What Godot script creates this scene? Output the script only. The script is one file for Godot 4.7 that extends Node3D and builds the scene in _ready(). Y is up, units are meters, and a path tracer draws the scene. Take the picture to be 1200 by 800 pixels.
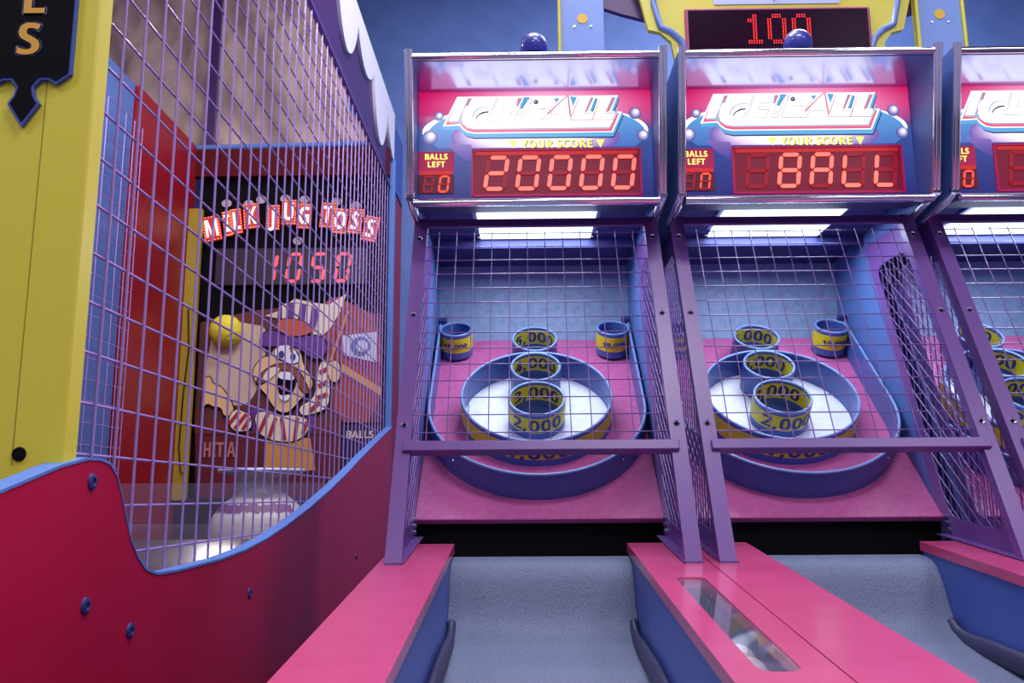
extends Node3D
# An arcade: three caged ball-rolling alleys side by side and a milk can tossing game on the left.
# Heights in the tables below are measured from the eye, which is H above the floor.

const H := 0.95
const PITCH := 0.7415
const TILT := 0.4488          # lean of the cage fronts
const SLOPE := 0.747          # slope of the target boards

var M := {}
var taken := {}
var bold: SystemFont
var glass_art: ImageTexture

# ------------------------------------------------------------------ camera, light
func _ready() -> void:
	var cam := Camera3D.new()
	cam.name = "camera"
	cam.fov = rad_to_deg(2.0 * atan(400.0 / 1016.6))
	cam.position = Vector3(0, H, 0)
	cam.basis = Basis.from_euler(Vector3(0.1766, 0.0116, -0.0064))
	cam.near = 0.02
	cam.current = true
	add_child(cam)
	var env := Environment.new()
	env.background_mode = Environment.BG_COLOR
	env.background_color = Color(0.02, 0.02, 0.03)
	env.tonemap_mode = Environment.TONE_MAPPER_LINEAR
	env.tonemap_exposure = 1.0
	env.sdfgi_enabled = true
	env.ssao_enabled = true
	env.ssil_enabled = true
	var we := WorldEnvironment.new()
	we.name = "environment"
	we.environment = env
	add_child(we)
	bold = SystemFont.new()
	bold.font_names = PackedStringArray(["Droid Sans"])
	bold.font_weight = 700
	materials()
	build_room()
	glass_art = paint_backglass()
	var xs := [0.043, 0.043 + PITCH, 0.043 + 2.0 * PITCH]
	build_alley(xs[0], "caged ball rolling alley whose red score display reads 20000", ["2", "0", "0", "0", "0"], [" ", "0"], true)
	build_alley(xs[1], "caged ball rolling alley whose red score display reads BALL", [" ", "B", "A", "L", "L"], [" ", "n"], false)
	build_alley(xs[2], "caged ball rolling alley next to the one reading BALL, score digits unlit", [" ", " ", " ", " ", " "], [" ", "0"], false)
	build_sign()
	build_toss_game()
	build_jug()

# ------------------------------------------------------------------ helpers
func numbered(called: String) -> String:
	if not taken.has(called):
		taken[called] = 0
		return called
	taken[called] += 1
	return "%s_%03d" % [called, taken[called]]

func thing(called: String, label: String, category: String, at := Vector3.ZERO, group := "") -> Node3D:
	var o := Node3D.new()
	o.name = numbered(called)
	add_child(o)
	o.position = at
	o.set_meta("label", label)
	o.set_meta("category", category)
	if group:
		o.set_meta("group", group)
	return o

func begin() -> SurfaceTool:
	var st := SurfaceTool.new()
	st.begin(Mesh.PRIMITIVE_TRIANGLES)
	st.set_smooth_group(-1)
	return st

func put(st: SurfaceTool, called: String, m: Material, parent: Node3D, at := Transform3D()) -> MeshInstance3D:
	st.generate_normals()
	return put_mesh(st.commit(), called, m, parent, at)

func put_mesh(mesh: Mesh, called: String, m: Material, parent: Node3D, at := Transform3D()) -> MeshInstance3D:
	var o := MeshInstance3D.new()
	o.name = called
	o.mesh = mesh
	o.material_override = m
	o.transform = at
	parent.add_child(o, true)
	return o

func structure(o: Node3D) -> void:
	o.set_meta("kind", "structure")

# a, b, c run counter-clockwise seen from outside
func tri(st: SurfaceTool, a: Vector3, b: Vector3, c: Vector3) -> void:
	st.add_vertex(a)
	st.add_vertex(c)
	st.add_vertex(b)

func quad(st: SurfaceTool, a: Vector3, b: Vector3, c: Vector3, d: Vector3) -> void:
	tri(st, a, b, c)
	tri(st, a, c, d)

# bevelled box
func box(st: SurfaceTool, centre: Vector3, size: Vector3, b := Basis(), bevel := 0.0) -> void:
	var h := size / 2.0
	var e: float = min(bevel, min(h.x, min(h.y, h.z)) * 0.9)
	var t := Transform3D(b, centre)
	var ax := [Vector3(1, 0, 0), Vector3(0, 1, 0), Vector3(0, 0, 1)]
	st.set_smooth_group(-1)
	for i in 3:
		for s in [-1.0, 1.0]:
			var n: Vector3 = ax[i] * s
			var u: Vector3 = ax[(i + 1) % 3]
			var v: Vector3 = ax[(i + 2) % 3] * s
			var hu: float = h[(i + 1) % 3] - e
			var hv: float = h[(i + 2) % 3] - e
			var o: Vector3 = n * h[i]
			quad(st, t * (o - u * hu - v * hv), t * (o + u * hu - v * hv), t * (o + u * hu + v * hv), t * (o - u * hu + v * hv))
	if e <= 0.0:
		return
	for i in 3:
		var j := (i + 1) % 3
		var k := (i + 2) % 3
		for sj in [-1.0, 1.0]:
			for sk in [-1.0, 1.0]:
				var a: Vector3 = ax[j] * sj * h[j] + ax[k] * sk * (h[k] - e)
				var c: Vector3 = ax[j] * sj * (h[j] - e) + ax[k] * sk * h[k]
				var l: Vector3 = ax[i] * (h[i] - e)
				if sj * sk > 0:
					quad(st, t * (a - l), t * (c - l), t * (c + l), t * (a + l))
				else:
					quad(st, t * (a + l), t * (c + l), t * (c - l), t * (a - l))
	for sx in [-1.0, 1.0]:
		for sy in [-1.0, 1.0]:
			for sz in [-1.0, 1.0]:
				var s := Vector3(sx, sy, sz)
				var px := Vector3(h.x, h.y - e, h.z - e) * s
				var py := Vector3(h.x - e, h.y, h.z - e) * s
				var pz := Vector3(h.x - e, h.y - e, h.z) * s
				if sx * sy * sz > 0:
					tri(st, t * px, t * py, t * pz)
				else:
					tri(st, t * px, t * pz, t * py)

# polygon in the u,v plane of t, pushed d along its w axis
func prism(st: SurfaceTool, pts: PackedVector2Array, t: Transform3D, d: float) -> void:
	var p := pts
	if Geometry2D.is_polygon_clockwise(p):
		p = p.duplicate()
		p.reverse()
	var idx := Geometry2D.triangulate_polygon(p)
	st.set_smooth_group(-1)
	var flip := (t.basis.determinant() * d) < 0.0
	for k in range(0, idx.size(), 3):
		var a := p[idx[k]]
		var b := p[idx[k + 1]]
		var c := p[idx[k + 2]]
		if (b - a).cross(c - a) < 0:
			var s := b
			b = c
			c = s
		var lo := [t * Vector3(a.x, a.y, 0), t * Vector3(b.x, b.y, 0), t * Vector3(c.x, c.y, 0)]
		var hi := [t * Vector3(a.x, a.y, d), t * Vector3(b.x, b.y, d), t * Vector3(c.x, c.y, d)]
		if flip:
			tri(st, lo[0], lo[1], lo[2])
			tri(st, hi[0], hi[2], hi[1])
		else:
			tri(st, lo[0], lo[2], lo[1])
			tri(st, hi[0], hi[1], hi[2])
	for k in p.size():
		var a := p[k]
		var b := p[(k + 1) % p.size()]
		if flip:
			quad(st, t * Vector3(a.x, a.y, 0), t * Vector3(a.x, a.y, d), t * Vector3(b.x, b.y, d), t * Vector3(b.x, b.y, 0))
		else:
			quad(st, t * Vector3(a.x, a.y, 0), t * Vector3(b.x, b.y, 0), t * Vector3(b.x, b.y, d), t * Vector3(a.x, a.y, d))

# outer polygon with one hole, joined by a hair-thin cut
func keyhole(outer: PackedVector2Array, hole: PackedVector2Array) -> PackedVector2Array:
	var o := outer.duplicate()
	var h := hole.duplicate()
	if Geometry2D.is_polygon_clockwise(o):
		o.reverse()
	if not Geometry2D.is_polygon_clockwise(h):
		h.reverse()
	var bi := 0
	var bj := 0
	var best := 1e9
	for i in o.size():
		for j in h.size():
			var dd := o[i].distance_squared_to(h[j])
			if dd < best:
				best = dd
				bi = i
				bj = j
	var out := PackedVector2Array()
	for k in range(o.size()):
		out.append(o[(bi + k) % o.size()])
	var eps := (h[bj] - o[bi]).orthogonal().normalized() * 0.00004
	var prev := o[(bi - 1 + o.size()) % o.size()]
	out.append(o[bi] + (prev - o[bi]).normalized() * 0.00008)
	for k in range(h.size()):
		out.append(h[(bj + k) % h.size()])
	out.append(h[bj] + (h[(bj - 1 + h.size()) % h.size()] - h[bj]).normalized() * 0.00008 + eps * 0.0)
	# order: outer ring, back along the cut, hole ring; the hole's last point closes on the first outer point
	var res := PackedVector2Array()
	for k in range(o.size()):
		res.append(out[k])
	res.append(out[o.size()])
	res.append(out[out.size() - 1])
	for k in range(h.size() - 1, -1, -1):
		res.append(out[o.size() + 1 + k])
	# keep whichever orientation leaves the hole empty
	var want := absf(area(o)) - absf(area(h))
	var alt := PackedVector2Array()
	for k in range(o.size()):
		alt.append(out[k])
	alt.append(out[o.size()])
	for k in range(h.size()):
		alt.append(out[o.size() + 1 + k])
	alt.append(out[out.size() - 1])
	return res if absf(absf(area(res)) - want) < absf(absf(area(alt)) - want) else alt

func area(p: PackedVector2Array) -> float:
	var s := 0.0
	for k in p.size():
		s += p[k].cross(p[(k + 1) % p.size()])
	return s / 2.0

func tube(st: SurfaceTool, pts: Array, r: float, n := 8, closed := false, squash := 1.0) -> void:
	st.set_smooth_group(0)
	var rings := []
	var up := Vector3.UP
	for k in pts.size():
		var p: Vector3 = pts[k]
		var a: Vector3 = pts[(k - 1 + pts.size()) % pts.size()] if closed or k > 0 else p
		var b: Vector3 = pts[(k + 1) % pts.size()] if closed or k < pts.size() - 1 else p
		var d := (b - a).normalized()
		if k == 0:
			up = Vector3.UP if absf(d.y) < 0.9 else Vector3.RIGHT
		var s := d.cross(up).normalized()
		up = s.cross(d).normalized()
		var ring := []
		for j in n:
			var t := TAU * j / n
			ring.append(p + s * cos(t) * r * squash + up * sin(t) * r)
		rings.append(ring)
	var last: int = rings.size() if closed else rings.size() - 1
	for k in last:
		var A: Array = rings[k]
		var B: Array = rings[(k + 1) % rings.size()]
		for j in n:
			var j2 := (j + 1) % n
			quad(st, A[j], A[j2], B[j2], B[j])
	if not closed:
		st.set_smooth_group(-1)
		for j in range(1, n - 1):
			tri(st, rings[0][0], rings[0][j + 1], rings[0][j])
			tri(st, rings[-1][0], rings[-1][j], rings[-1][j + 1])

# profile of (radius, height) pairs turned round the y axis of t
func lathe(st: SurfaceTool, prof: Array, n: int, t := Transform3D()) -> void:
	var g := 1
	for k in range(prof.size() - 1):
		var a: Vector2 = prof[k]
		var b: Vector2 = prof[k + 1]
		if k > 0:
			var p: Vector2 = prof[k - 1]
			if absf((a - p).angle_to(b - a)) > 0.6:
				g += 1
		st.set_smooth_group(g)
		for j in n:
			var t0 := TAU * j / n
			var t1 := TAU * (j + 1) / n
			if j == n - 1:
				t1 = 0.0
			var a0 := t * Vector3(sin(t0) * a.x, a.y, cos(t0) * a.x)
			var a1 := t * Vector3(sin(t1) * a.x, a.y, cos(t1) * a.x)
			var b0 := t * Vector3(sin(t0) * b.x, b.y, cos(t0) * b.x)
			var b1 := t * Vector3(sin(t1) * b.x, b.y, cos(t1) * b.x)
			if a.x > 1e-6:
				tri(st, a0, a1, b1)
			if b.x > 1e-6:
				tri(st, a0, b1, b0)

func poly(flat: Array) -> PackedVector2Array:
	var p := PackedVector2Array()
	for k in range(0, flat.size(), 2):
		p.append(Vector2(flat[k], flat[k + 1]))
	return p

func rounded(p: PackedVector2Array, r: float, n := 5) -> PackedVector2Array:
	var out := PackedVector2Array()
	for k in p.size():
		var b := p[k]
		var a := (p[(k - 1 + p.size()) % p.size()] - b).normalized()
		var c := (p[(k + 1) % p.size()] - b).normalized()
		for j in n + 1:
			var t := float(j) / n
			var s := b + a * r
			var e := b + c * r
			out.append(s.lerp(b, t).lerp(b.lerp(e, t), t))
	return out

func smooth_poly(p: PackedVector2Array, rounds := 2) -> PackedVector2Array:
	for r in rounds:
		var out := PackedVector2Array()
		for k in p.size():
			var a := p[k]
			var b := p[(k + 1) % p.size()]
			out.append(a.lerp(b, 0.25))
			out.append(a.lerp(b, 0.75))
		p = out
	return p

func disc(c: Vector2, r: float, n := 24, ry := -1.0) -> PackedVector2Array:
	var p := PackedVector2Array()
	for k in n:
		p.append(c + Vector2(cos(TAU * k / n) * r, sin(TAU * k / n) * (r if ry < 0 else ry)))
	return p

# lettering as flat raised shapes, centred, cap height about h
func text_mesh(s: String, h: float, depth: float) -> TextMesh:
	var t := TextMesh.new()
	t.text = s
	t.font = bold
	t.font_size = 64
	t.pixel_size = h / 46.0
	t.depth = depth
	t.curve_step = 2.0
	t.horizontal_alignment = HORIZONTAL_ALIGNMENT_CENTER
	t.vertical_alignment = VERTICAL_ALIGNMENT_CENTER
	return t

# lettering wrapped round a cylinder of radius r: outside facing +z, or inside on the far wall
func wrapped_text(s: String, h: float, r: float, y: float, inside: bool, wide := 1.0) -> ArrayMesh:
	var src := text_mesh(s, h, 0.001)
	var arr: Array = src.get_mesh_arrays()
	var v: PackedVector3Array = arr[Mesh.ARRAY_VERTEX]
	var idx: PackedInt32Array = arr[Mesh.ARRAY_INDEX] if arr[Mesh.ARRAY_INDEX] else PackedInt32Array(range(v.size()))
	var st := begin()
	for k in range(0, idx.size(), 3):
		for j in 3:
			var p := v[idx[k + j]]
			var a := p.x * wide / r
			var rr := (r - 0.0012 - p.z) if inside else (r + 0.0012 + p.z)
			st.add_vertex(Vector3(sin(a) * rr, y + p.y, (-1.0 if inside else 1.0) * cos(a) * rr))
	st.generate_normals()
	return st.commit()

func flat(c: Color, rough: float, metal := 0.0, spec := 0.5) -> StandardMaterial3D:
	var m := StandardMaterial3D.new()
	m.albedo_color = c
	m.roughness = rough
	m.metallic = metal
	m.metallic_specular = spec
	return m

func rgb(r: int, g: int, b: int) -> Color:
	return Color(r / 255.0, g / 255.0, b / 255.0)

func glow(c: Color, e: float) -> StandardMaterial3D:
	var m := flat(c, 0.4)
	m.emission_enabled = true
	m.emission = c
	m.emission_energy_multiplier = e
	return m

func noise_tex(freq: float, ramp: Array, size := 512, octaves := 4, seed_ := 1) -> NoiseTexture2D:
	var n := FastNoiseLite.new()
	n.seed = seed_
	n.frequency = freq
	n.fractal_octaves = octaves
	var t := NoiseTexture2D.new()
	t.width = size
	t.height = size
	t.seamless = true
	t.noise = n
	var g := Gradient.new()
	g.offsets = PackedFloat32Array([0.0, 0.5, 1.0])
	g.colors = PackedColorArray(ramp)
	t.color_ramp = g
	return t

func bumps(freq: float, strength: float, size := 512) -> NoiseTexture2D:
	var n := FastNoiseLite.new()
	n.seed = 5
	n.frequency = freq
	n.fractal_octaves = 3
	var t := NoiseTexture2D.new()
	t.width = size
	t.height = size
	t.seamless = true
	t.as_normal_map = true
	t.bump_strength = strength
	t.noise = n
	return t

func grained(c: Color, rough: float, spread: float, freq: float, scale: float, bump := 0.0, octaves := 4) -> StandardMaterial3D:
	var m := flat(Color.WHITE, rough)
	m.albedo_texture = noise_tex(freq, [c.darkened(spread), c, c.lightened(spread * 0.8)], 512, octaves, int(freq * 1000) + 3)
	m.uv1_triplanar = true
	m.uv1_scale = Vector3.ONE * scale
	if bump > 0.0:
		m.normal_enabled = true
		m.normal_texture = bumps(freq * 2.0, bump)
	return m

func materials() -> void:
	M.purple = flat(rgb(110, 73, 142), 0.33)
	M.lilac = flat(rgb(164, 136, 200), 0.28)
	M.wire = flat(rgb(118, 84, 150), 0.3)
	M.chrome = flat(rgb(240, 241, 245), 0.1, 1.0)
	M.steel = flat(rgb(158, 162, 192), 0.35, 1.0)
	M.blue = flat(rgb(68, 92, 168), 0.4)
	M.side_blue = flat(rgb(84, 114, 176), 0.45)
	M.panel_blue = grained(rgb(136, 158, 194), 0.5, 0.1, 0.03, 2.0, 0.0)
	M.ring_blue = flat(rgb(72, 96, 164), 0.38)
	M.rim_blue = flat(rgb(120, 146, 200), 0.3)
	M.ink = flat(rgb(52, 52, 118), 0.5)
	M.yellow_band = flat(rgb(222, 206, 30), 0.42)
	M.pink = grained(rgb(196, 72, 116), 0.2, 0.035, 0.01, 1.5, 0.0)
	M.board_pink = grained(rgb(196, 94, 152), 0.42, 0.07, 0.012, 6.0, 0.0, 6)
	M.white_floor = grained(rgb(226, 226, 236), 0.5, 0.05, 0.02, 3.0, 0.0)
	M.carpet = grained(rgb(112, 121, 148), 0.55, 0.2, 0.12, 2.5, 4.0, 3)
	M.black = flat(rgb(14, 13, 16), 0.85, 0.0, 0.25)
	M.rail = flat(rgb(52, 50, 84), 0.5)
	M.soffit = flat(rgb(176, 182, 222), 0.2, 0.9)
	M.navy = flat(rgb(44, 46, 112), 0.6)
	M.lamp = glow(Color(0.88, 0.95, 1.0), 2.2)
	M.led = glow(Color(1.0, 0.3, 0.2), 1.2)
	M.led_soft = glow(Color(1.0, 0.46, 0.38), 1.0)
	M.led_off_glow = glow(rgb(150, 8, 30), 0.5)  # switched-off segments, given a dim glow to sit with the pane
	M.led_pane = glow(rgb(116, 4, 36), 0.5)
	M.led_dark = glow(rgb(84, 8, 30), 0.45)
	M.sign_yellow = glow(rgb(246, 238, 110), 1.0)
	M.magenta = glow(rgb(164, 10, 70), 0.5)
	M.label_red = glow(rgb(205, 34, 30), 0.45)
	M.paint_yellow = flat(rgb(222, 212, 62), 0.4)
	M.red = grained(rgb(182, 24, 62), 0.34, 0.03, 0.01, 1.0, 0.0)
	M.red.metallic_specular = 0.3
	M.dark_red = flat(rgb(150, 16, 34), 0.4)
	M.maroon = flat(rgb(92, 12, 18), 0.6, 0.0, 0.3)
	M.edge_blue = flat(rgb(92, 132, 202), 0.4)
	M.wall = grained(rgb(92, 124, 186), 0.6, 0.06, 0.01, 1.0, 0.0)
	M.plate = flat(rgb(124, 158, 214), 0.4)
	M.dark_purple = flat(rgb(70, 34, 92), 0.4)
	M.white = flat(rgb(244, 242, 246), 0.35)
	M.cream = flat(rgb(244, 226, 196), 0.5)
	M.skin = flat(rgb(236, 196, 140), 0.5)
	M.cloth = grained(rgb(194, 166, 152), 0.7, 0.08, 0.01, 1.0, 0.0)
	M.jug = grained(rgb(216, 208, 204), 0.35, 0.06, 0.02, 3.0, 0.0)
	M.dome = flat(rgb(44, 54, 146), 0.08)
	M.dome.clearcoat_enabled = true
	M.pane = flat(Color(0.92, 0.94, 1.0, 0.04), 0.04)
	M.pane.transparency = BaseMaterial3D.TRANSPARENCY_ALPHA
	M.floor = grained(rgb(46, 40, 62), 0.6, 0.25, 0.06, 2.0, 0.0)
	M.ceiling = grained(rgb(150, 150, 158), 0.8, 0.05, 0.05, 2.0, 0.0)
	M.far_wall = grained(rgb(176, 170, 200), 0.7, 0.08, 0.01, 0.6, 0.0)

# ------------------------------------------------------------------ the room
func slab(called: String, lo: Vector3, hi: Vector3, m: Material) -> void:
	var st := begin()
	box(st, (lo + hi) / 2.0, hi - lo)
	structure(put(st, called, m, self))

func build_room() -> void:
	var x0 := -4.0
	var x1 := 4.5
	var z0 := -5.0
	var z1 := 4.0
	var top := 4.4
	slab("floor", Vector3(x0 - 0.1, -0.1, z0 - 0.1), Vector3(x1 + 0.1, 0, z1 + 0.1), M.floor)
	slab("ceiling", Vector3(x0 - 0.1, top, z0 - 0.1), Vector3(x1 + 0.1, top + 0.1, z1 + 0.1), M.ceiling)
	slab("wall_back", Vector3(x0, 0, z0 - 0.1), Vector3(x1, top, z0), M.wall)
	slab("wall_front", Vector3(x0, 0, z1), Vector3(x1, top, z1 + 0.1), M.far_wall)
	slab("wall_left", Vector3(x0 - 0.1, 0, z0), Vector3(x0, top, z1), M.far_wall)
	slab("wall_right", Vector3(x1, 0, z0), Vector3(x1 + 0.1, top, z1), M.far_wall)
	ceiling_light(Vector3(0.7, top, -0.4), 5.6, "fluorescent ceiling panel above the ball lanes")
	ceiling_light(Vector3(-0.4, top, 2.2), 6.0, "fluorescent ceiling panel in the aisle in front of the lanes")
	ceiling_light(Vector3(2.8, top, 0.8), 6.0, "fluorescent ceiling panel near the right wall")
	ceiling_light(Vector3(1.6, top, -3.7), 7.0, "fluorescent ceiling panel behind the alleys along the blue wall")
	ceiling_light(Vector3(0.05, top, -2.5), 8.0, "fluorescent ceiling panel between the wire cage and the alleys")
	ceiling_light(Vector3(-2.9, top, 0.2), 5.0, "fluorescent ceiling panel near the left wall")

func ceiling_light(at: Vector3, energy: float, label: String) -> void:
	var t := thing("ceiling_light", label, "lamp", at, "ceiling panels")
	var st := begin()
	box(st, Vector3(0, -0.03, 0), Vector3(1.3, 0.06, 0.7), Basis(), 0.006)
	put(st, "housing", M.white, t)
	st = begin()
	box(st, Vector3(0, -0.063, 0), Vector3(1.2, 0.008, 0.6))
	put(st, "diffuser_lamp", glow(Color(0.97, 0.96, 1.0), 3.0), t)
	var l := AreaLight3D.new()
	l.name = "light"
	l.area_size = Vector2(1.2, 0.6)
	l.light_energy = energy
	l.light_color = Color(0.95, 0.93, 1.0)
	l.area_range = 12.0
	l.area_attenuation = 2.0
	l.shadow_enabled = true
	l.position = Vector3(0, -0.075, 0)
	l.rotation.x = -PI / 2
	t.add_child(l, true)

# ------------------------------------------------------------------ print on the lit back glass
func span_fill(img: Image, p: PackedVector2Array, c0: Color, c1: Color) -> void:
	var y0 := 1e9
	var y1 := -1e9
	for q in p:
		y0 = min(y0, q.y)
		y1 = max(y1, q.y)
	for y in range(maxi(0, int(y0)), mini(img.get_height(), int(y1) + 1)):
		var yy := y + 0.5
		var xs := []
		for k in p.size():
			var a := p[k]
			var b := p[(k + 1) % p.size()]
			if (a.y <= yy) != (b.y <= yy):
				xs.append(a.x + (yy - a.y) / (b.y - a.y) * (b.x - a.x))
		xs.sort()
		var c := c0.lerp(c1, clampf((yy - y0) / maxf(1.0, y1 - y0), 0, 1))
		for k in range(0, xs.size() - 1, 2):
			var a := int(round(xs[k]))
			img.fill_rect(Rect2i(a, y, int(round(xs[k + 1])) - a, 1), c)

const GS := 3400.0
func g(x: float, y: float) -> Vector2:
	return Vector2((x + 0.3455) * GS, (1.160 - y) * GS)

func gp(flat_: Array, dx := 0.0, dy := 0.0) -> PackedVector2Array:
	var p := PackedVector2Array()
	for k in range(0, flat_.size(), 2):
		p.append(g(flat_[k] + dx, flat_[k + 1] + dy))
	return p

func goval(x: float, y: float, rx: float, ry: float) -> PackedVector2Array:
	var p := PackedVector2Array()
	for k in 60:
		p.append(g(x + cos(TAU * k / 60) * rx, y + sin(TAU * k / 60) * ry))
	return p

func paint_backglass() -> ImageTexture:
	var w := int(0.691 * GS)
	var h := int(0.326 * GS)
	var img := Image.create(w, h, false, Image.FORMAT_RGB8)
	var stops := [[1.16, rgb(170, 8, 72)], [1.10, rgb(166, 12, 78)], [1.065, rgb(130, 38, 98)], [1.03, rgb(46, 72, 132)], [0.97, rgb(40, 60, 124)], [0.83, rgb(32, 34, 98)]]
	for y in range(0, h, 4):
		var yy := 1.160 - (y + 2) / GS
		var c: Color = stops[0][1]
		for k in range(stops.size() - 1):
			if yy <= stops[k][0]:
				c = stops[k][1].lerp(stops[k + 1][1], clampf((stops[k][0] - yy) / (stops[k][0] - stops[k + 1][0]), 0, 1))
		for x in range(0, w, 4):
			var xx := (x + 2) / GS - 0.3455
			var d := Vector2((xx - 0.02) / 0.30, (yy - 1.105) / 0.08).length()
			var hot_spot := clampf(1.3 - d, 0, 1) * 0.85  # bright spot of the backlight, painted into the artwork
			img.fill_rect(Rect2i(x, y, 4, 4), c.lerp(rgb(244, 214, 232), hot_spot))
	# the orbit: white crescent, blue body, pale ball
	span_fill(img, goval(0.0, 1.035, 0.335, 0.083), rgb(226, 236, 246), rgb(200, 214, 236))
	span_fill(img, goval(0.004, 1.026, 0.322, 0.093), rgb(96, 158, 206), rgb(48, 74, 148))
	for k in 26:
		var f := k / 25.0
		span_fill(img, goval(0.0 - 0.02 * f, 1.015 + 0.012 * f, 0.25 * (1.0 - 0.5 * f), 0.075 * (1.0 - 0.4 * f)), rgb(120, 96, 168).lerp(rgb(252, 244, 250), minf(1.0, f * 1.6)), rgb(84, 62, 140).lerp(rgb(240, 214, 234), f))
	span_fill(img, gp([-0.345, 0.985, 0.345, 0.985, 0.345, 0.83, -0.345, 0.83]), rgb(44, 62, 128), rgb(32, 36, 100))
	span_fill(img, gp([-0.26, 1.0, -0.19, 0.995, -0.165, 0.94, -0.2, 0.945, -0.235, 0.97]), rgb(120, 92, 160), rgb(58, 54, 130))
	for b in [[-0.286, 1.083, 0.014], [-0.312, 1.018, 0.022], [0.297, 1.086, 0.018], [0.318, 1.018, 0.018]]:
		for k in 16:
			var f := k / 15.0
			span_fill(img, goval(b[0] + 0.25 * b[2] * f, b[1] + 0.3 * b[2] * f, b[2] * (1.0 - 0.85 * f), b[2] * (1.0 - 0.85 * f)), rgb(84, 74, 140).lerp(rgb(250, 246, 252), f), rgb(60, 58, 124).lerp(rgb(246, 240, 250), f))
	letters(img)
	img.resize(w / 2, h / 2, Image.INTERPOLATE_LANCZOS)
	return ImageTexture.create_from_image(img)

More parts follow.
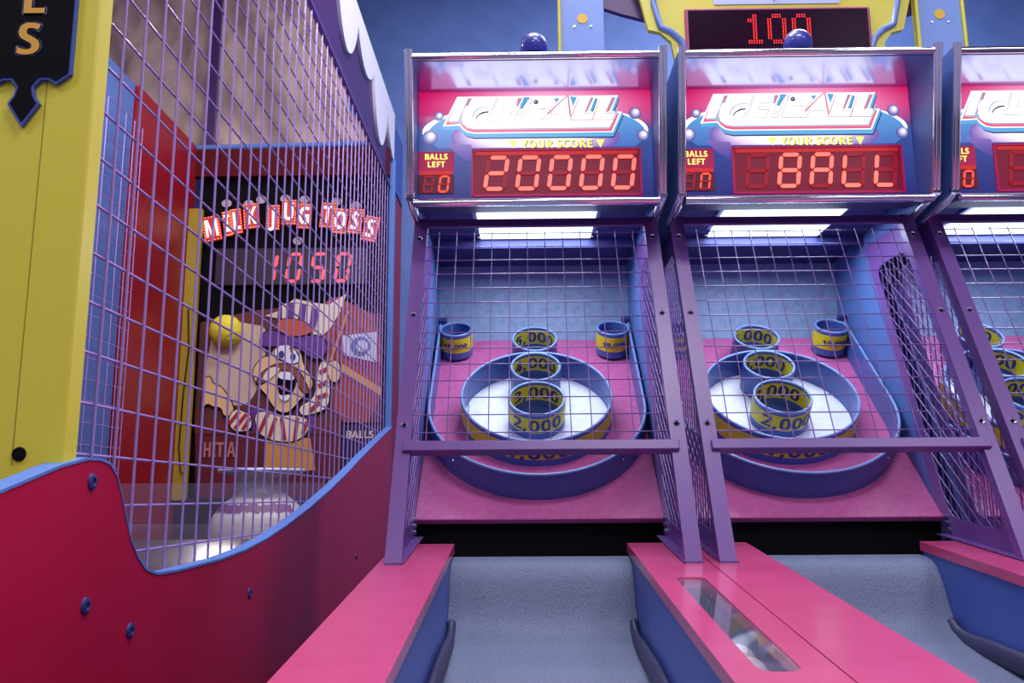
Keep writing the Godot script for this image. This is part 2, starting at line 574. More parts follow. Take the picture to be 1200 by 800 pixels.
# the lettered plate: overlapping flat inks, in print order
func letters(img: Image) -> void:
	var inks := {"white": rgb(253, 253, 255), "pale": rgb(176, 182, 196), "grey": rgb(146, 162, 184), "mauve": rgb(166, 118, 148), "pink": rgb(212, 80, 114), "pinkpale": rgb(222, 150, 165), "cyan": rgb(80, 148, 194), "navy": rgb(28, 32, 78), "blue": rgb(46, 96, 146), "ink": rgb(48, 48, 66)}
	for l in [
		["navy", [-0.2735, 1.045, -0.2265, 1.044, -0.2165, 1.032, -0.2065, 1.021, -0.1835, 1.014, 0.2295, 1.009, 0.2595, 1.075, 0.2545, 1.088, -0.2785, 1.055]],
		["cyan", [-0.2785, 1.055, -0.2755, 1.044, -0.2265, 1.044, -0.2165, 1.032, -0.2045, 1.023, -0.1835, 1.018, 0.2275, 1.013, 0.2575, 1.078, 0.2545, 1.088]],
		["white", [-0.2355, 1.145, 0.2445, 1.139, 0.2305, 1.09, 0.2545, 1.088, 0.2255, 1.026, -0.1855, 1.031, -0.2055, 1.035, -0.2195, 1.045, -0.2275, 1.057, -0.2785, 1.055]],
		["pink", [-0.2315, 1.14, -0.2705, 1.059, -0.2265, 1.061, -0.2165, 1.049, -0.2025, 1.038, -0.1825, 1.034, 0.2225, 1.029, 0.2465, 1.084, 0.2365, 1.084, 0.2405, 1.134]],
		["grey", [-0.2295, 1.139, -0.2615, 1.066, -0.2325, 1.065, -0.2185, 1.059, -0.2045, 1.047, -0.1825, 1.042, 0.2175, 1.037, 0.2415, 1.084, 0.2405, 1.133]],
		["white", [-0.1935, 1.139, 0.2405, 1.134, 0.2315, 1.087, 0.2385, 1.084, 0.2155, 1.042, -0.1815, 1.046, -0.2045, 1.05, -0.2185, 1.062, -0.2245, 1.076, -0.2205, 1.099, -0.2055, 1.122]],
		["white", [-0.2315, 1.139, -0.2025, 1.139, -0.2315, 1.071, -0.2615, 1.071]],
		["mauve", [-0.2025, 1.139, -0.1925, 1.138, -0.2025, 1.116, -0.2085, 1.117]],
		["grey", [-0.1185, 1.138, -0.1155, 1.138, -0.1285, 1.107, -0.1305, 1.107]],
		["pale", [-0.0965, 1.115, -0.0625, 1.114, -0.0635, 1.113, -0.0975, 1.113]],
		["pale", [-0.0985, 1.093, -0.0735, 1.093, -0.0745, 1.091, -0.0985, 1.092]],
		["pale", [-0.1425, 1.07, -0.0775, 1.07, -0.0785, 1.068, -0.1425, 1.069]],
		["mauve", [-0.0525, 1.137, -0.0405, 1.137, -0.0535, 1.112, -0.0605, 1.11]],
		["cyan", [-0.0365, 1.14, -0.0175, 1.139, -0.0425, 1.103, -0.0495, 1.104]],
		["blue", [-0.0305, 1.127, -0.0275, 1.127, -0.0415, 1.103, -0.0445, 1.104]],
		["pink", [-0.0115, 1.136, -0.0085, 1.136, -0.0175, 1.116, -0.0205, 1.116]],
		["pale", [-0.0185, 1.069, 0.0955, 1.067, 0.0955, 1.065, -0.0185, 1.067]],
		["pale", [-0.0135, 1.105, 0.0275, 1.104, 0.0265, 1.102, -0.0135, 1.102]],
		["cyan", [0.0545, 1.134, 0.0705, 1.134, 0.0605, 1.119]],
		["pink", [0.0915, 1.142, 0.0945, 1.14, 0.0335, 1.085, 0.0305, 1.087]],
		["pink", [0.0935, 1.142, 0.0975, 1.142, 0.1045, 1.075, 0.1015, 1.075]],
		["cyan", [0.1015, 1.139, 0.1225, 1.136, 0.1095, 1.108]],
		["mauve", [0.1625, 1.134, 0.1725, 1.134, 0.1515, 1.091, 0.1435, 1.088]],
		["cyan", [0.1765, 1.134, 0.1835, 1.128, 0.1685, 1.09, 0.1595, 1.091]],
		["navy", [0.1815, 1.128, 0.1835, 1.128, 0.1695, 1.09, 0.1665, 1.09]],
		["pinkpale", [0.1275, 1.134, 0.1295, 1.134, 0.1065, 1.077, 0.1045, 1.077]],
		["mauve", [0.2255, 1.133, 0.2385, 1.133, 0.2175, 1.09, 0.2055, 1.087]],
		["cyan", [0.2425, 1.137, 0.2495, 1.13, 0.2335, 1.09, 0.2235, 1.09]],
		["navy", [0.2475, 1.13, 0.2495, 1.13, 0.2345, 1.09, 0.2315, 1.09]],
		["pinkpale", [0.1915, 1.134, 0.1935, 1.134, 0.1695, 1.068, 0.1675, 1.068]],
		["pale", [0.0195, 1.088, 0.2365, 1.085, 0.2355, 1.083, 0.0195, 1.086]],
		["pale", [0.0075, 1.068, 0.2295, 1.065, 0.2285, 1.063, 0.0065, 1.066]],
		["ink", [-0.1815, 1.078, -0.1745, 1.088, -0.1595, 1.097, -0.1415, 1.099, -0.1415, 1.095, -0.1585, 1.092, -0.1725, 1.085, -0.1785, 1.076]],
		["grey", [-0.1915, 1.08, -0.1885, 1.092, -0.1765, 1.107, -0.1585, 1.114, -0.1375, 1.114, -0.1375, 1.111, -0.1575, 1.111, -0.1735, 1.104, -0.1845, 1.091, -0.1875, 1.08]],
	]:
		var p := PackedVector2Array()
		for k in range(0, l[1].size(), 2):
			p.append(g(l[1][k] + 0.004, l[1][k + 1] + 0.011 * l[1][k]))
		span_fill(img, p, inks[l[0]], inks[l[0]])
	# thin outlines of the slanted capitals
	for l in [
		[-0.2025, 1.139, -0.2315, 1.071],
		[-0.1915, 1.138, -0.2085, 1.12, -0.2195, 1.099, -0.2235, 1.076, -0.2185, 1.064],
		[-0.1175, 1.138, -0.1305, 1.105, -0.1385, 1.106],
		[-0.1425, 1.089, -0.1495, 1.07],
		[-0.1115, 1.137, -0.1425, 1.07],
		[-0.0535, 1.137, -0.0635, 1.114, -0.0955, 1.114, -0.1045, 1.093, -0.0735, 1.093, -0.0835, 1.069, -0.1425, 1.069],
		[-0.0185, 1.136, -0.0415, 1.087, -0.0595, 1.088, -0.0445, 1.121],
		[-0.0445, 1.081, -0.0495, 1.069, -0.0665, 1.069, -0.0615, 1.082, -0.0445, 1.081],
		[-0.0105, 1.136, -0.0385, 1.068, 0.0335, 1.067, 0.0475, 1.085, 0.0385, 1.101, 0.0575, 1.117, 0.0535, 1.132],
		[0.0125, 1.102, 0.0385, 1.101],
		[0.0915, 1.14, 0.0175, 1.068],
		[0.0515, 1.086, 0.0955, 1.086],
		[0.0945, 1.14, 0.1005, 1.067],
		[0.1275, 1.134, 0.0995, 1.067, 0.1645, 1.066, 0.1735, 1.085, 0.1425, 1.086],
		[0.1925, 1.134, 0.1655, 1.066, 0.2265, 1.065, 0.2365, 1.084, 0.2055, 1.085],
	]:
		for k in range(0, l.size() - 2, 2):
			var a := g(l[k] + 0.004, l[k + 1] + 0.011 * l[k])
			var b := g(l[k + 2] + 0.004, l[k + 3] + 0.011 * l[k + 2])
			var n := (b - a).orthogonal().normalized() * 3.2
			span_fill(img, PackedVector2Array([a - n, b - n, b + n, a + n]), rgb(150, 128, 152), rgb(150, 128, 152))
	span_fill(img, goval(0.0035, 1.124, 0.007, 0.007), inks.ink, inks.ink)
	span_fill(img, goval(0.0025, 1.125, 0.003, 0.003), inks.grey, inks.grey)

# ------------------------------------------------------------------ seven-segment digits
func digit_mesh(on: String, lit: bool, w: float, h: float, t: float) -> ArrayMesh:
	var seg := {"0": "abcdef", "1": "bc", "2": "abged", "5": "afgcd", "8": "abcdefg", "B": "abcdefg", "A": "abcefg", "L": "fed", "n": "abcef", " ": ""}
	var st := begin()
	var any := false
	var q := t * 0.14 if lit else -t * 0.12
	for s in "abcdefg":
		if lit and not seg[on].contains(s):
			continue
		any = true
		var a: Vector2
		var b: Vector2
		match s:
			"a": a = Vector2(0, h); b = Vector2(w, h)
			"b": a = Vector2(w, h); b = Vector2(w, h / 2)
			"c": a = Vector2(w, h / 2); b = Vector2(w, 0)
			"d": a = Vector2(0, 0); b = Vector2(w, 0)
			"e": a = Vector2(0, h / 2); b = Vector2(0, 0)
			"f": a = Vector2(0, h); b = Vector2(0, h / 2)
			"g": a = Vector2(0, h / 2); b = Vector2(w, h / 2)
		var d := (b - a).normalized()
		var n := d.orthogonal()
		a += d * q * 1.6
		b -= d * q * 1.6
		var p := PackedVector2Array([a, a + d * t / 2 + n * t / 2, b - d * t / 2 + n * t / 2, b, b - d * t / 2 - n * t / 2, a + d * t / 2 - n * t / 2])
		for k in p.size():
			p[k].x += (p[k].y - h / 2) * 0.13
		prism(st, p, Transform3D(), 0.002)
	if not any:
		return null
	st.generate_normals()
	return st.commit()

func digits(parent: Node3D, text: Array, x: float, y: float, z: float, step: float, w: float, h: float, t: float, on: Material, off: Material) -> void:
	for k in text.size():
		for lit in [false, true]:
			if off == null and not lit:
				continue
			var me := digit_mesh(text[k], lit, w, h, t)
			if me:
				put_mesh(me, "lit_digit_display" if lit else "unlit_digit_glow", on if lit else off, parent, Transform3D(Basis(), Vector3(x + step * k, y, z + (0.0006 if lit else 0.0))))

# ------------------------------------------------------------------ one alley
const Z0 := 2.4
func q(x: float, y: float, z: float) -> Vector3:
	return Vector3(x, y + H, z + Z0)

# the z,y plane at a given x, for shapes cut from sheets; depth runs along +x
func sheet(x: float) -> Transform3D:
	return Transform3D(Basis(Vector3(0, 0, 1), Vector3(0, 1, 0), Vector3(1, 0, 0)), Vector3(x, H, Z0))

func ledge_y(z: float) -> float:
	return -0.148 - 0.1 * (z + 1.973)

func build_alley(cx: float, label: String, score: Array, left: Array, window: bool) -> void:
	var t := thing("ball_alley", label, "arcade game", Vector3(cx, 0, -Z0), "ball rolling alleys")
	alley_lane(t, window, cx)
	alley_cabinet(t)
	alley_targets(t)
	alley_cage(t)
	alley_marquee(t, score, left)

func alley_lane(t: Node3D, window: bool, cx: float) -> void:
	var prof := [[-2.345, -0.20], [-2.335, -0.168], [-2.315, -0.156], [-2.285, -0.152], [-2.245, -0.154], [-2.215, -0.161], [-2.19, -0.176], [-2.172, -0.204], [-2.155, -0.24], [-2.135, -0.28], [-2.105, -0.31], [-2.055, -0.33], [-1.97, -0.347], [-1.84, -0.366], [-1.4, -0.412], [-0.8, -0.472], [-0.2, -0.532]]
	var st := begin()
	st.set_smooth_group(0)
	for k in range(prof.size() - 1):
		var a: Array = prof[k]
		var b: Array = prof[k + 1]
		quad(st, q(-0.2235, a[1], a[0]), q(-0.2235, b[1], b[0]), q(0.2235, b[1], b[0]), q(0.2235, a[1], a[0]))
	st.set_smooth_group(-1)
	var under := PackedVector2Array()
	for a in prof:
		under.append(Vector2(a[0], a[1] - 0.002))
	under.append(Vector2(-0.2, -0.56))
	under.append(Vector2(-2.345, -0.5))
	prism(st, under, sheet(-0.2235), 0.447)
	put(st, "lane", M.carpet, t)
	for s in [-1.0, 1.0]:
		var has: bool = window and s > 0
		# blue boards under the ledge, inner and outer
		for e in [[0.2245, 0.2425], [0.350, 0.368]]:
			st = begin()
			prism(st, poly([-2.262, ledge_y(-2.262) - 0.021, -0.2, ledge_y(-0.2) - 0.021, -0.2, -H, -2.262, -H]), sheet(s * e[0]), s * (e[1] - e[0]))
			put(st, "side_board", M.blue, t)
		# ledge cap
		st = begin()
		var out := PackedVector2Array([Vector2(0.2195, -2.268), Vector2(0.3695, -2.268), Vector2(0.3695, -0.19), Vector2(0.2195, -0.19)])
		if has:
			var slot := rounded(PackedVector2Array([Vector2(0.263, -1.82), Vector2(0.322, -1.82), Vector2(0.322, -1.19), Vector2(0.263, -1.19)]), 0.025, 6)
			out = keyhole(out, slot)
		var cap := PackedVector2Array()
		for p in out:
			cap.append(Vector2(p.x * s, p.y))
		# in the plane of the ledge: u along x, v along -z (uphill), w up
		var cb := Basis(Vector3(1, 0, 0), Vector3(0, -0.1, 1), Vector3(0, -1, 0))
		var c0 := q(0, ledge_y(0.0), 0)
		prism(st, cap, Transform3D(cb, c0), 0.022)
		put(st, "ledge", M.pink, t)
		if has:
			ball_window(t, c0, cb, cx)
		# dark rolled rail along the lane
		st = begin()
		var path := []
		for z in [-2.13, -2.10, -2.05, -1.95, -1.8, -1.5, -1.1, -0.7, -0.2]:
			var y := lane_at(prof, z)
			path.append(q(s * 0.214, y - 0.016 + 0.046 * clampf((z + 2.13) / 0.25, 0, 1), z))
		tube(st, path, 0.024, 10, false, 0.5)
		put(st, "kick_rail", M.rail, t)

func lane_at(prof: Array, z: float) -> float:
	for k in range(prof.size() - 1):
		if z <= prof[k + 1][0]:
			return lerpf(prof[k][1], prof[k + 1][1], (z - prof[k][0]) / (prof[k + 1][0] - prof[k][0]))
	return prof[-1][1]

func ball_window(t: Node3D, c0: Vector3, cb: Basis, cx: float) -> void:
	var slot := rounded(PackedVector2Array([Vector2(0.2635, -1.8195), Vector2(0.3215, -1.8195), Vector2(0.3215, -1.1905), Vector2(0.2635, -1.1905)]), 0.025, 6)
	var st := begin()
	var f := Transform3D(cb, c0)
	prism(st, slot, f.translated_local(Vector3(0, 0, 0.003)), 0.003)
	put(st, "window_pane", M.pane, t)
	# half-round steel trough below
	st = begin()
	st.set_smooth_group(0)
	var n := 10
	for k in n:
		var a0 := PI * k / n
		var a1 := PI * (k + 1) / n
		for e in [1.0, -1.0]:
			var rr: float = 0.046 if e > 0 else 0.048
			var p0 := Vector2(0.2925 + cos(a0) * rr, 0.055 + sin(a0) * rr)
			var p1 := Vector2(0.2925 + cos(a1) * rr, 0.055 + sin(a1) * rr)
			quad(st, f * Vector3(p0.x, -1.9, p0.y), f * Vector3(p1.x, -1.9, p1.y), f * Vector3(p1.x, -1.1, p1.y), f * Vector3(p0.x, -1.1, p0.y))
	st.set_smooth_group(-1)
	for z in [-1.9, -1.1]:
		box(st, f * Vector3(0.2925, z, 0.07), Vector3(0.1, 0.08, 0.003))
	put(st, "trough", M.steel, t)
	for k in 4:
		var st2 := begin()
		var prof := []
		for j in 13:
			prof.append(Vector2(sin(PI * j / 12) * 0.034, -cos(PI * j / 12) * 0.034))
		prof[0].x = 0.0
		prof[12].x = 0.0
		lathe(st2, prof, 20)
		var ball := put(st2, numbered("return_ball"), M.jug, self, Transform3D(Basis(), Vector3(cx, 0, -Z0) + f * Vector3(0.2925, -1.235 - 0.07 * k, 0.066)))
		ball.set_meta("label", "pale ball lying in the trough under the ledge window")
		ball.set_meta("category", "ball")
		ball.set_meta("group", "balls in the return trough")

func alley_cabinet(t: Node3D) -> void:
	var st: SurfaceTool
	for s in [-1.0, 1.0]:
		st = begin()
		prism(st, poly([-3.06, -H, -2.36, -H, -2.36, -0.125, -2.745, 0.79, -2.47, 0.785, -2.272, 0.806, -2.187, 1.19, -3.06, 1.19]), sheet(s * 0.336), s * 0.017)
		put(st, "side_panel", M.side_blue, t)
	st = begin()
	box(st, q(0, 0.44, -3.035), Vector3(0.672, 1.5, 0.018))
	put(st, "back_panel", M.panel_blue, t)
	st = begin()
	prism(st, poly([-2.44, 0.852, -3.026, 0.815, -3.026, 0.83, -2.44, 0.867]), sheet(-0.335), 0.67)
	put(st, "inner_ceiling", M.navy, t)
	# lamp over the targets
	var lamp := Node3D.new()
	lamp.name = "lamp"
	t.add_child(lamp, true)
	lamp.position = q(0.004, 0.838, -2.607)
	st = begin()
	box(st, Vector3(0, 0.005, 0), Vector3(0.39, 0.012, 0.29), Basis(), 0.002)
	put(st, "lamp_housing", M.steel, lamp)
	st = begin()
	box(st, Vector3(0, -0.004, 0), Vector3(0.36, 0.008, 0.265), Basis(), 0.002)
	put(st, "lamp_lens", M.lamp, lamp)
	st = begin()
	box(st, Vector3(0, -0.012, -0.143), Vector3(0.66, 0.05, 0.006), Basis(), 0.001)
	put(st, "lamp_baffle", M.navy, lamp)
	for sx in [-1.0, 1.0]:
		st = begin()
		lathe(st, [Vector2(0.0, -0.008), Vector2(0.004, -0.006), Vector2(0.005, 0.0)], 8, Transform3D(Basis(), Vector3(sx * 0.187, 0, -0.125)))
		put(st, "screw", M.chrome, lamp)
	var l := AreaLight3D.new()
	l.name = "light"
	l.area_size = Vector2(0.36, 0.265)
	l.light_energy = 0.5
	l.light_color = Color(0.86, 0.92, 1.0)
	l.area_range = 8.0
	l.area_attenuation = 2.0
	l.shadow_enabled = true
	l.position = Vector3(0, -0.01, 0)
	l.rotation.x = -PI / 2
	lamp.add_child(l, true)
	# black pit in front of the target board
	st = begin()
	box(st, q(0, -0.3, -2.40), Vector3(0.671, 0.46, 0.012))
	put(st, "pit_panel", M.black, t)
	st = begin()
	box(st, q(0, -0.27, -2.345), Vector3(0.671, 0.01, 0.1))
	put(st, "pit_floor", M.black, t)

func board_frame() -> Transform3D:
	# x across, y off the board, z down the slope
	var e := Vector3(0, sin(SLOPE), -cos(SLOPE))
	var n := Vector3(0, cos(SLOPE), sin(SLOPE))
	return Transform3D(Basis(Vector3(1, 0, 0), n, -e), q(0, -0.06, -2.37))

func alley_targets(t: Node3D) -> void:
	var f := board_frame()
	var st := begin()
	box(st, Vector3(0, -0.009, -0.445), Vector3(0.67, 0.018, 0.89), Basis(), 0.002)
	put(st, "target_board", M.board_pink, t, f)
	# big U-shaped ring
	var r := 0.3275
	var u := PackedVector2Array()
	for k in 41:
		var a := PI * k / 40.0
		u.append(Vector2(cos(a) * r, -0.40 + sin(a) * r))
	u.append(Vector2(-r, -0.87))
	u.append(Vector2(-r + 0.008, -0.87))
	for k in 41:
		var a := PI * (40 - k) / 40.0
		u.append(Vector2(cos(a) * (r - 0.008), -0.40 + sin(a) * (r - 0.008)))
	u.append(Vector2(r - 0.008, -0.87))
	u.append(Vector2(r, -0.87))
	var flatf := f * Transform3D(Basis(Vector3(1, 0, 0), Vector3(0, 0, 1), Vector3(0, -1, 0)), Vector3.ZERO)
	st = begin()
	prism(st, u, Transform3D(), -0.088)
	var ring := put(st, "outer_ring", M.ring_blue, t, flatf)
	st = begin()
	var path := [Vector3(r - 0.004, 0.088, -0.87)]
	for k in 41:
		var a := PI * k / 40.0
		path.append(Vector3(cos(a) * (r - 0.004), 0.088, -0.40 + sin(a) * (r - 0.004)))
	path.append(Vector3(-r + 0.004, 0.088, -0.87))
	tube(st, path, 0.0045, 8)
	put(st, "rim", M.rim_blue, ring, flatf.affine_inverse() * f)
	for a in [0.75, PI - 0.75]:
		st = begin()
		lathe(st, [Vector2(0, 0.003), Vector2(0.003, 0.002), Vector2(0.004, -0.001)], 8, Transform3D(Basis(Vector3(1, 0, 0), Vector3(0, 0, 1), Vector3(0, -1, 0)).rotated(Vector3.UP, PI / 2 - a), Vector3(cos(a) * r, 0.055, -0.40 + sin(a) * r)))
		put(st, "screw", M.chrome, ring, flatf.affine_inverse() * f)
	# white floor inside the middle ring
	st = begin()
	lathe(st, [Vector2(0.226, 0.0), Vector2(0.226, 0.004), Vector2(0.0, 0.004)], 48, Transform3D(Basis(), Vector3(0, 0, -0.443)))
	put(st, "white_floor", M.white_floor, t, f)
	cup(t, f, Vector3(0, 0, -0.443), 0.231, 0.09, "middle_ring", "1,000", "", 0.048, false)
	cup(t, f, Vector3(0, 0.003, -0.416), 0.0865, 0.09, "centre_cup", "2,000", "3,000", 0.04, true)
	cup(t, f, Vector3(0, 0.003, -0.586), 0.080, 0.09, "upper_cup", "", "4,000", 0.039, true)
	cup(t, f, Vector3(0, 0.0, -0.755), 0.0755, 0.09, "top_cup", "", "5,000", 0.038, true)
	for s in [-1.0, 1.0]:
		var g2 := f * Transform3D(Basis(Vector3(1, 0, 0), -0.12), Vector3(s * 0.268, 0.004, -0.806))
		cup(t, g2, Vector3.ZERO, 0.0555, 0.088, "corner_cup", "10,000", "", 0.0165, true)
		st = begin()
		box(st, g2 * Vector3(s * 0.048, 0.095, -0.045), Vector3(0.03, 0.03, 0.02), g2.basis, 0.004)
		put(st, "cup_bracket", M.navy, t)

func cup(t: Node3D, f: Transform3D, at: Vector3, r: float, h: float, called: String, outside: String, inside: String, size: float, hole: bool) -> void:
	var g2 := f.translated_local(at)
	var th := 0.006
	var st := begin()
	var n := 56
	lathe(st, [Vector2(r, 0), Vector2(r, h), Vector2(r - th, h), Vector2(r - th, 0.001)], n)
	if hole:
		lathe(st, [Vector2(r - th, 0.0015), Vector2(0, 0.0015)], n)
	var o := put(st, called, M.ring_blue, t, g2)
	st = begin()
	var path := []
	for k in n:
		path.append(Vector3(sin(TAU * k / n) * (r - th / 2), h, cos(TAU * k / n) * (r - th / 2)))
	tube(st, path, 0.0042, 8, true)
	put(st, "rim", M.rim_blue, o)
	if outside:
		st = begin()
		lathe(st, [Vector2(r, h * 0.27), Vector2(r + 0.0008, h * 0.27), Vector2(r + 0.0008, h * 0.86), Vector2(r, h * 0.86)], n)
		put(st, "outer_band", M.yellow_band, o)
		put_mesh(wrapped_text(outside, size, r + 0.0008, h * 0.56, false, 1.2), "lettering", M.ink, o)
	if inside:
		st = begin()
		lathe(st, [Vector2(r - th, h * 0.9), Vector2(r - th - 0.0008, h * 0.9), Vector2(r - th - 0.0008, h * 0.3), Vector2(r - th, h * 0.3)], n)
		put(st, "inner_band", M.yellow_band, o)
		put_mesh(wrapped_text(inside, size, r - th - 0.0008, h * 0.6, true, 1.2), "lettering", M.ink, o)

# ------------------------------------------------------------------ the wire cage
func cage_frame() -> Transform3D:
	# x across, y up the lean, z out of the mesh; origin where the first wire is
	var up := Vector3(0, cos(TILT), -sin(TILT))
	var n := Vector3(0, sin(TILT), cos(TILT))
	return Transform3D(Basis(Vector3(1, 0, 0), up, n), q(0, 0.7553, -2.4082))

func alley_cage(t: Node3D) -> void:
	var f := cage_frame()
	var frame := Node3D.new()
	frame.name = "cage_frame"
	t.add_child(frame, true)
	var st: SurfaceTool
	for s in [-1.0, 1.0]:
		st = begin()
		# post: leaning flat bar, cut level at the foot
		var b := PackedVector2Array([Vector2(-2.4295, 0.80), Vector2(-2.4575, 0.80), Vector2(-2.0005, -0.146), Vector2(-1.9715, -0.149)])
		prism(st, b, sheet(s * 0.314), s * 0.038)
		put(st, "post", M.purple, frame)
		for u in [0.03, 0.305, 0.646]:
			var at := f * Transform3D(Basis(Vector3(1, 0, 0), PI / 2), Vector3(s * 0.333, -u, 0.0))
			st = begin()
			lathe(st, [Vector2(0.0042, 0.0005), Vector2(0.0078, 0.0032), Vector2(0.0088, 0.0)], 14)
			put(st, "bolt_ring", M.chrome, frame, at)
			st = begin()
			lathe(st, [Vector2(0.0, 0.001), Vector2(0.005, 0.001)], 10)
			put(st, "bolt_socket", M.black, frame, at)
	st = begin()
	box(st, f * Vector3(0, 0.034, -0.006), Vector3(0.63, 0.03, 0.01), f.basis, 0.002)
	put(st, "top_bar", M.purple, frame)
	st = begin()
	box(st, f * Vector3(0, -0.7085, -0.004), Vector3(0.664, 0.027, 0.03), f.basis, 0.002)
	put(st, "cross_bar", M.purple, frame)
	# wires
	var wires := Node3D.new()
	wires.name = "front_mesh"
	t.add_child(wires, true)
	st = begin()
	tube(st, [Vector3(0, 0.004, 0), Vector3(0, -0.70, 0)], 0.0015, 6)
	st.generate_normals()
	var vm := st.commit()
	st = begin()
	tube(st, [Vector3(-0.318, 0, 0), Vector3(0.318, 0, 0)], 0.0015, 6)
	st.generate_normals()
	var hm := st.commit()
	for k in 12:
		put_mesh(vm, "wire", M.wire, wires, f.translated_local(Vector3(0.0508 * (k - 5.5), 0, -0.009)))
	for k in 14:
		put_mesh(hm, "wire", M.wire, wires, f.translated_local(Vector3(0, -0.0508 * k, -0.0125)))
	# side plates with expanded metal
	for s in [-1.0, 1.0]:
		var outer := PackedVector2Array([Vector2(-2.432, 0.785), Vector2(-1.985, -0.149), Vector2(-2.365, -0.111), Vector2(-2.745, 0.79)])
		var hole := rounded(PackedVector2Array([Vector2(-2.452, 0.70), Vector2(-2.066, -0.09), Vector2(-2.335, -0.06), Vector2(-2.665, 0.70)]), 0.05, 6)
		st = begin()
		prism(st, keyhole(outer, hole), sheet(s * 0.3335), s * 0.003)
		put(st, "side_plate", M.purple, frame)
		st = begin()
		var along := Vector2(-0.433, 0.901)
		var cross := Vector2(0.901, 0.433)
		for d in [-1.0, 1.0]:
			var dir: Vector2 = (along * 0.07 + cross * 0.032 * d).normalized()
			for k in range(-40, 41):
				var o: Vector2 = Vector2(-2.36, 0.30) + cross * 0.032 * k
				for seg in Geometry2D.intersect_polyline_with_polygon(PackedVector2Array([o - dir * 1.6, o + dir * 1.6]), hole):
					var a: Vector2 = seg[0]
					var b: Vector2 = seg[seg.size() - 1]
					tube(st, [q(s * (0.335 + 0.0008 * d), a.y, a.x), q(s * (0.335 + 0.0008 * d), b.y, b.x)], 0.0018, 4)
		put(st, "expanded_metal", M.purple, frame).set_meta("kind", "stuff")
		st = begin()
		prism(st, PackedVector2Array([Vector2(-2.365, -0.1065), Vector2(-1.972, -0.146), Vector2(-1.972, -0.1435), Vector2(-2.365, -0.104)]), sheet(s * 0.31), s * 0.042)
		put(st, "foot_plate", M.purple, frame)
		for k in 3:
			st = begin()
			lathe(st, [Vector2(0.007, 0.0), Vector2(0.007, 0.006), Vector2(0.0, 0.009)], 8, Transform3D(Basis(Vector3(0, 0, 1), s * PI / 2), q(s * 0.333, -0.06 - 0.016 * k, -2.352 + 0.006 * k)))
			put(st, "hinge_bolt", M.steel, frame)

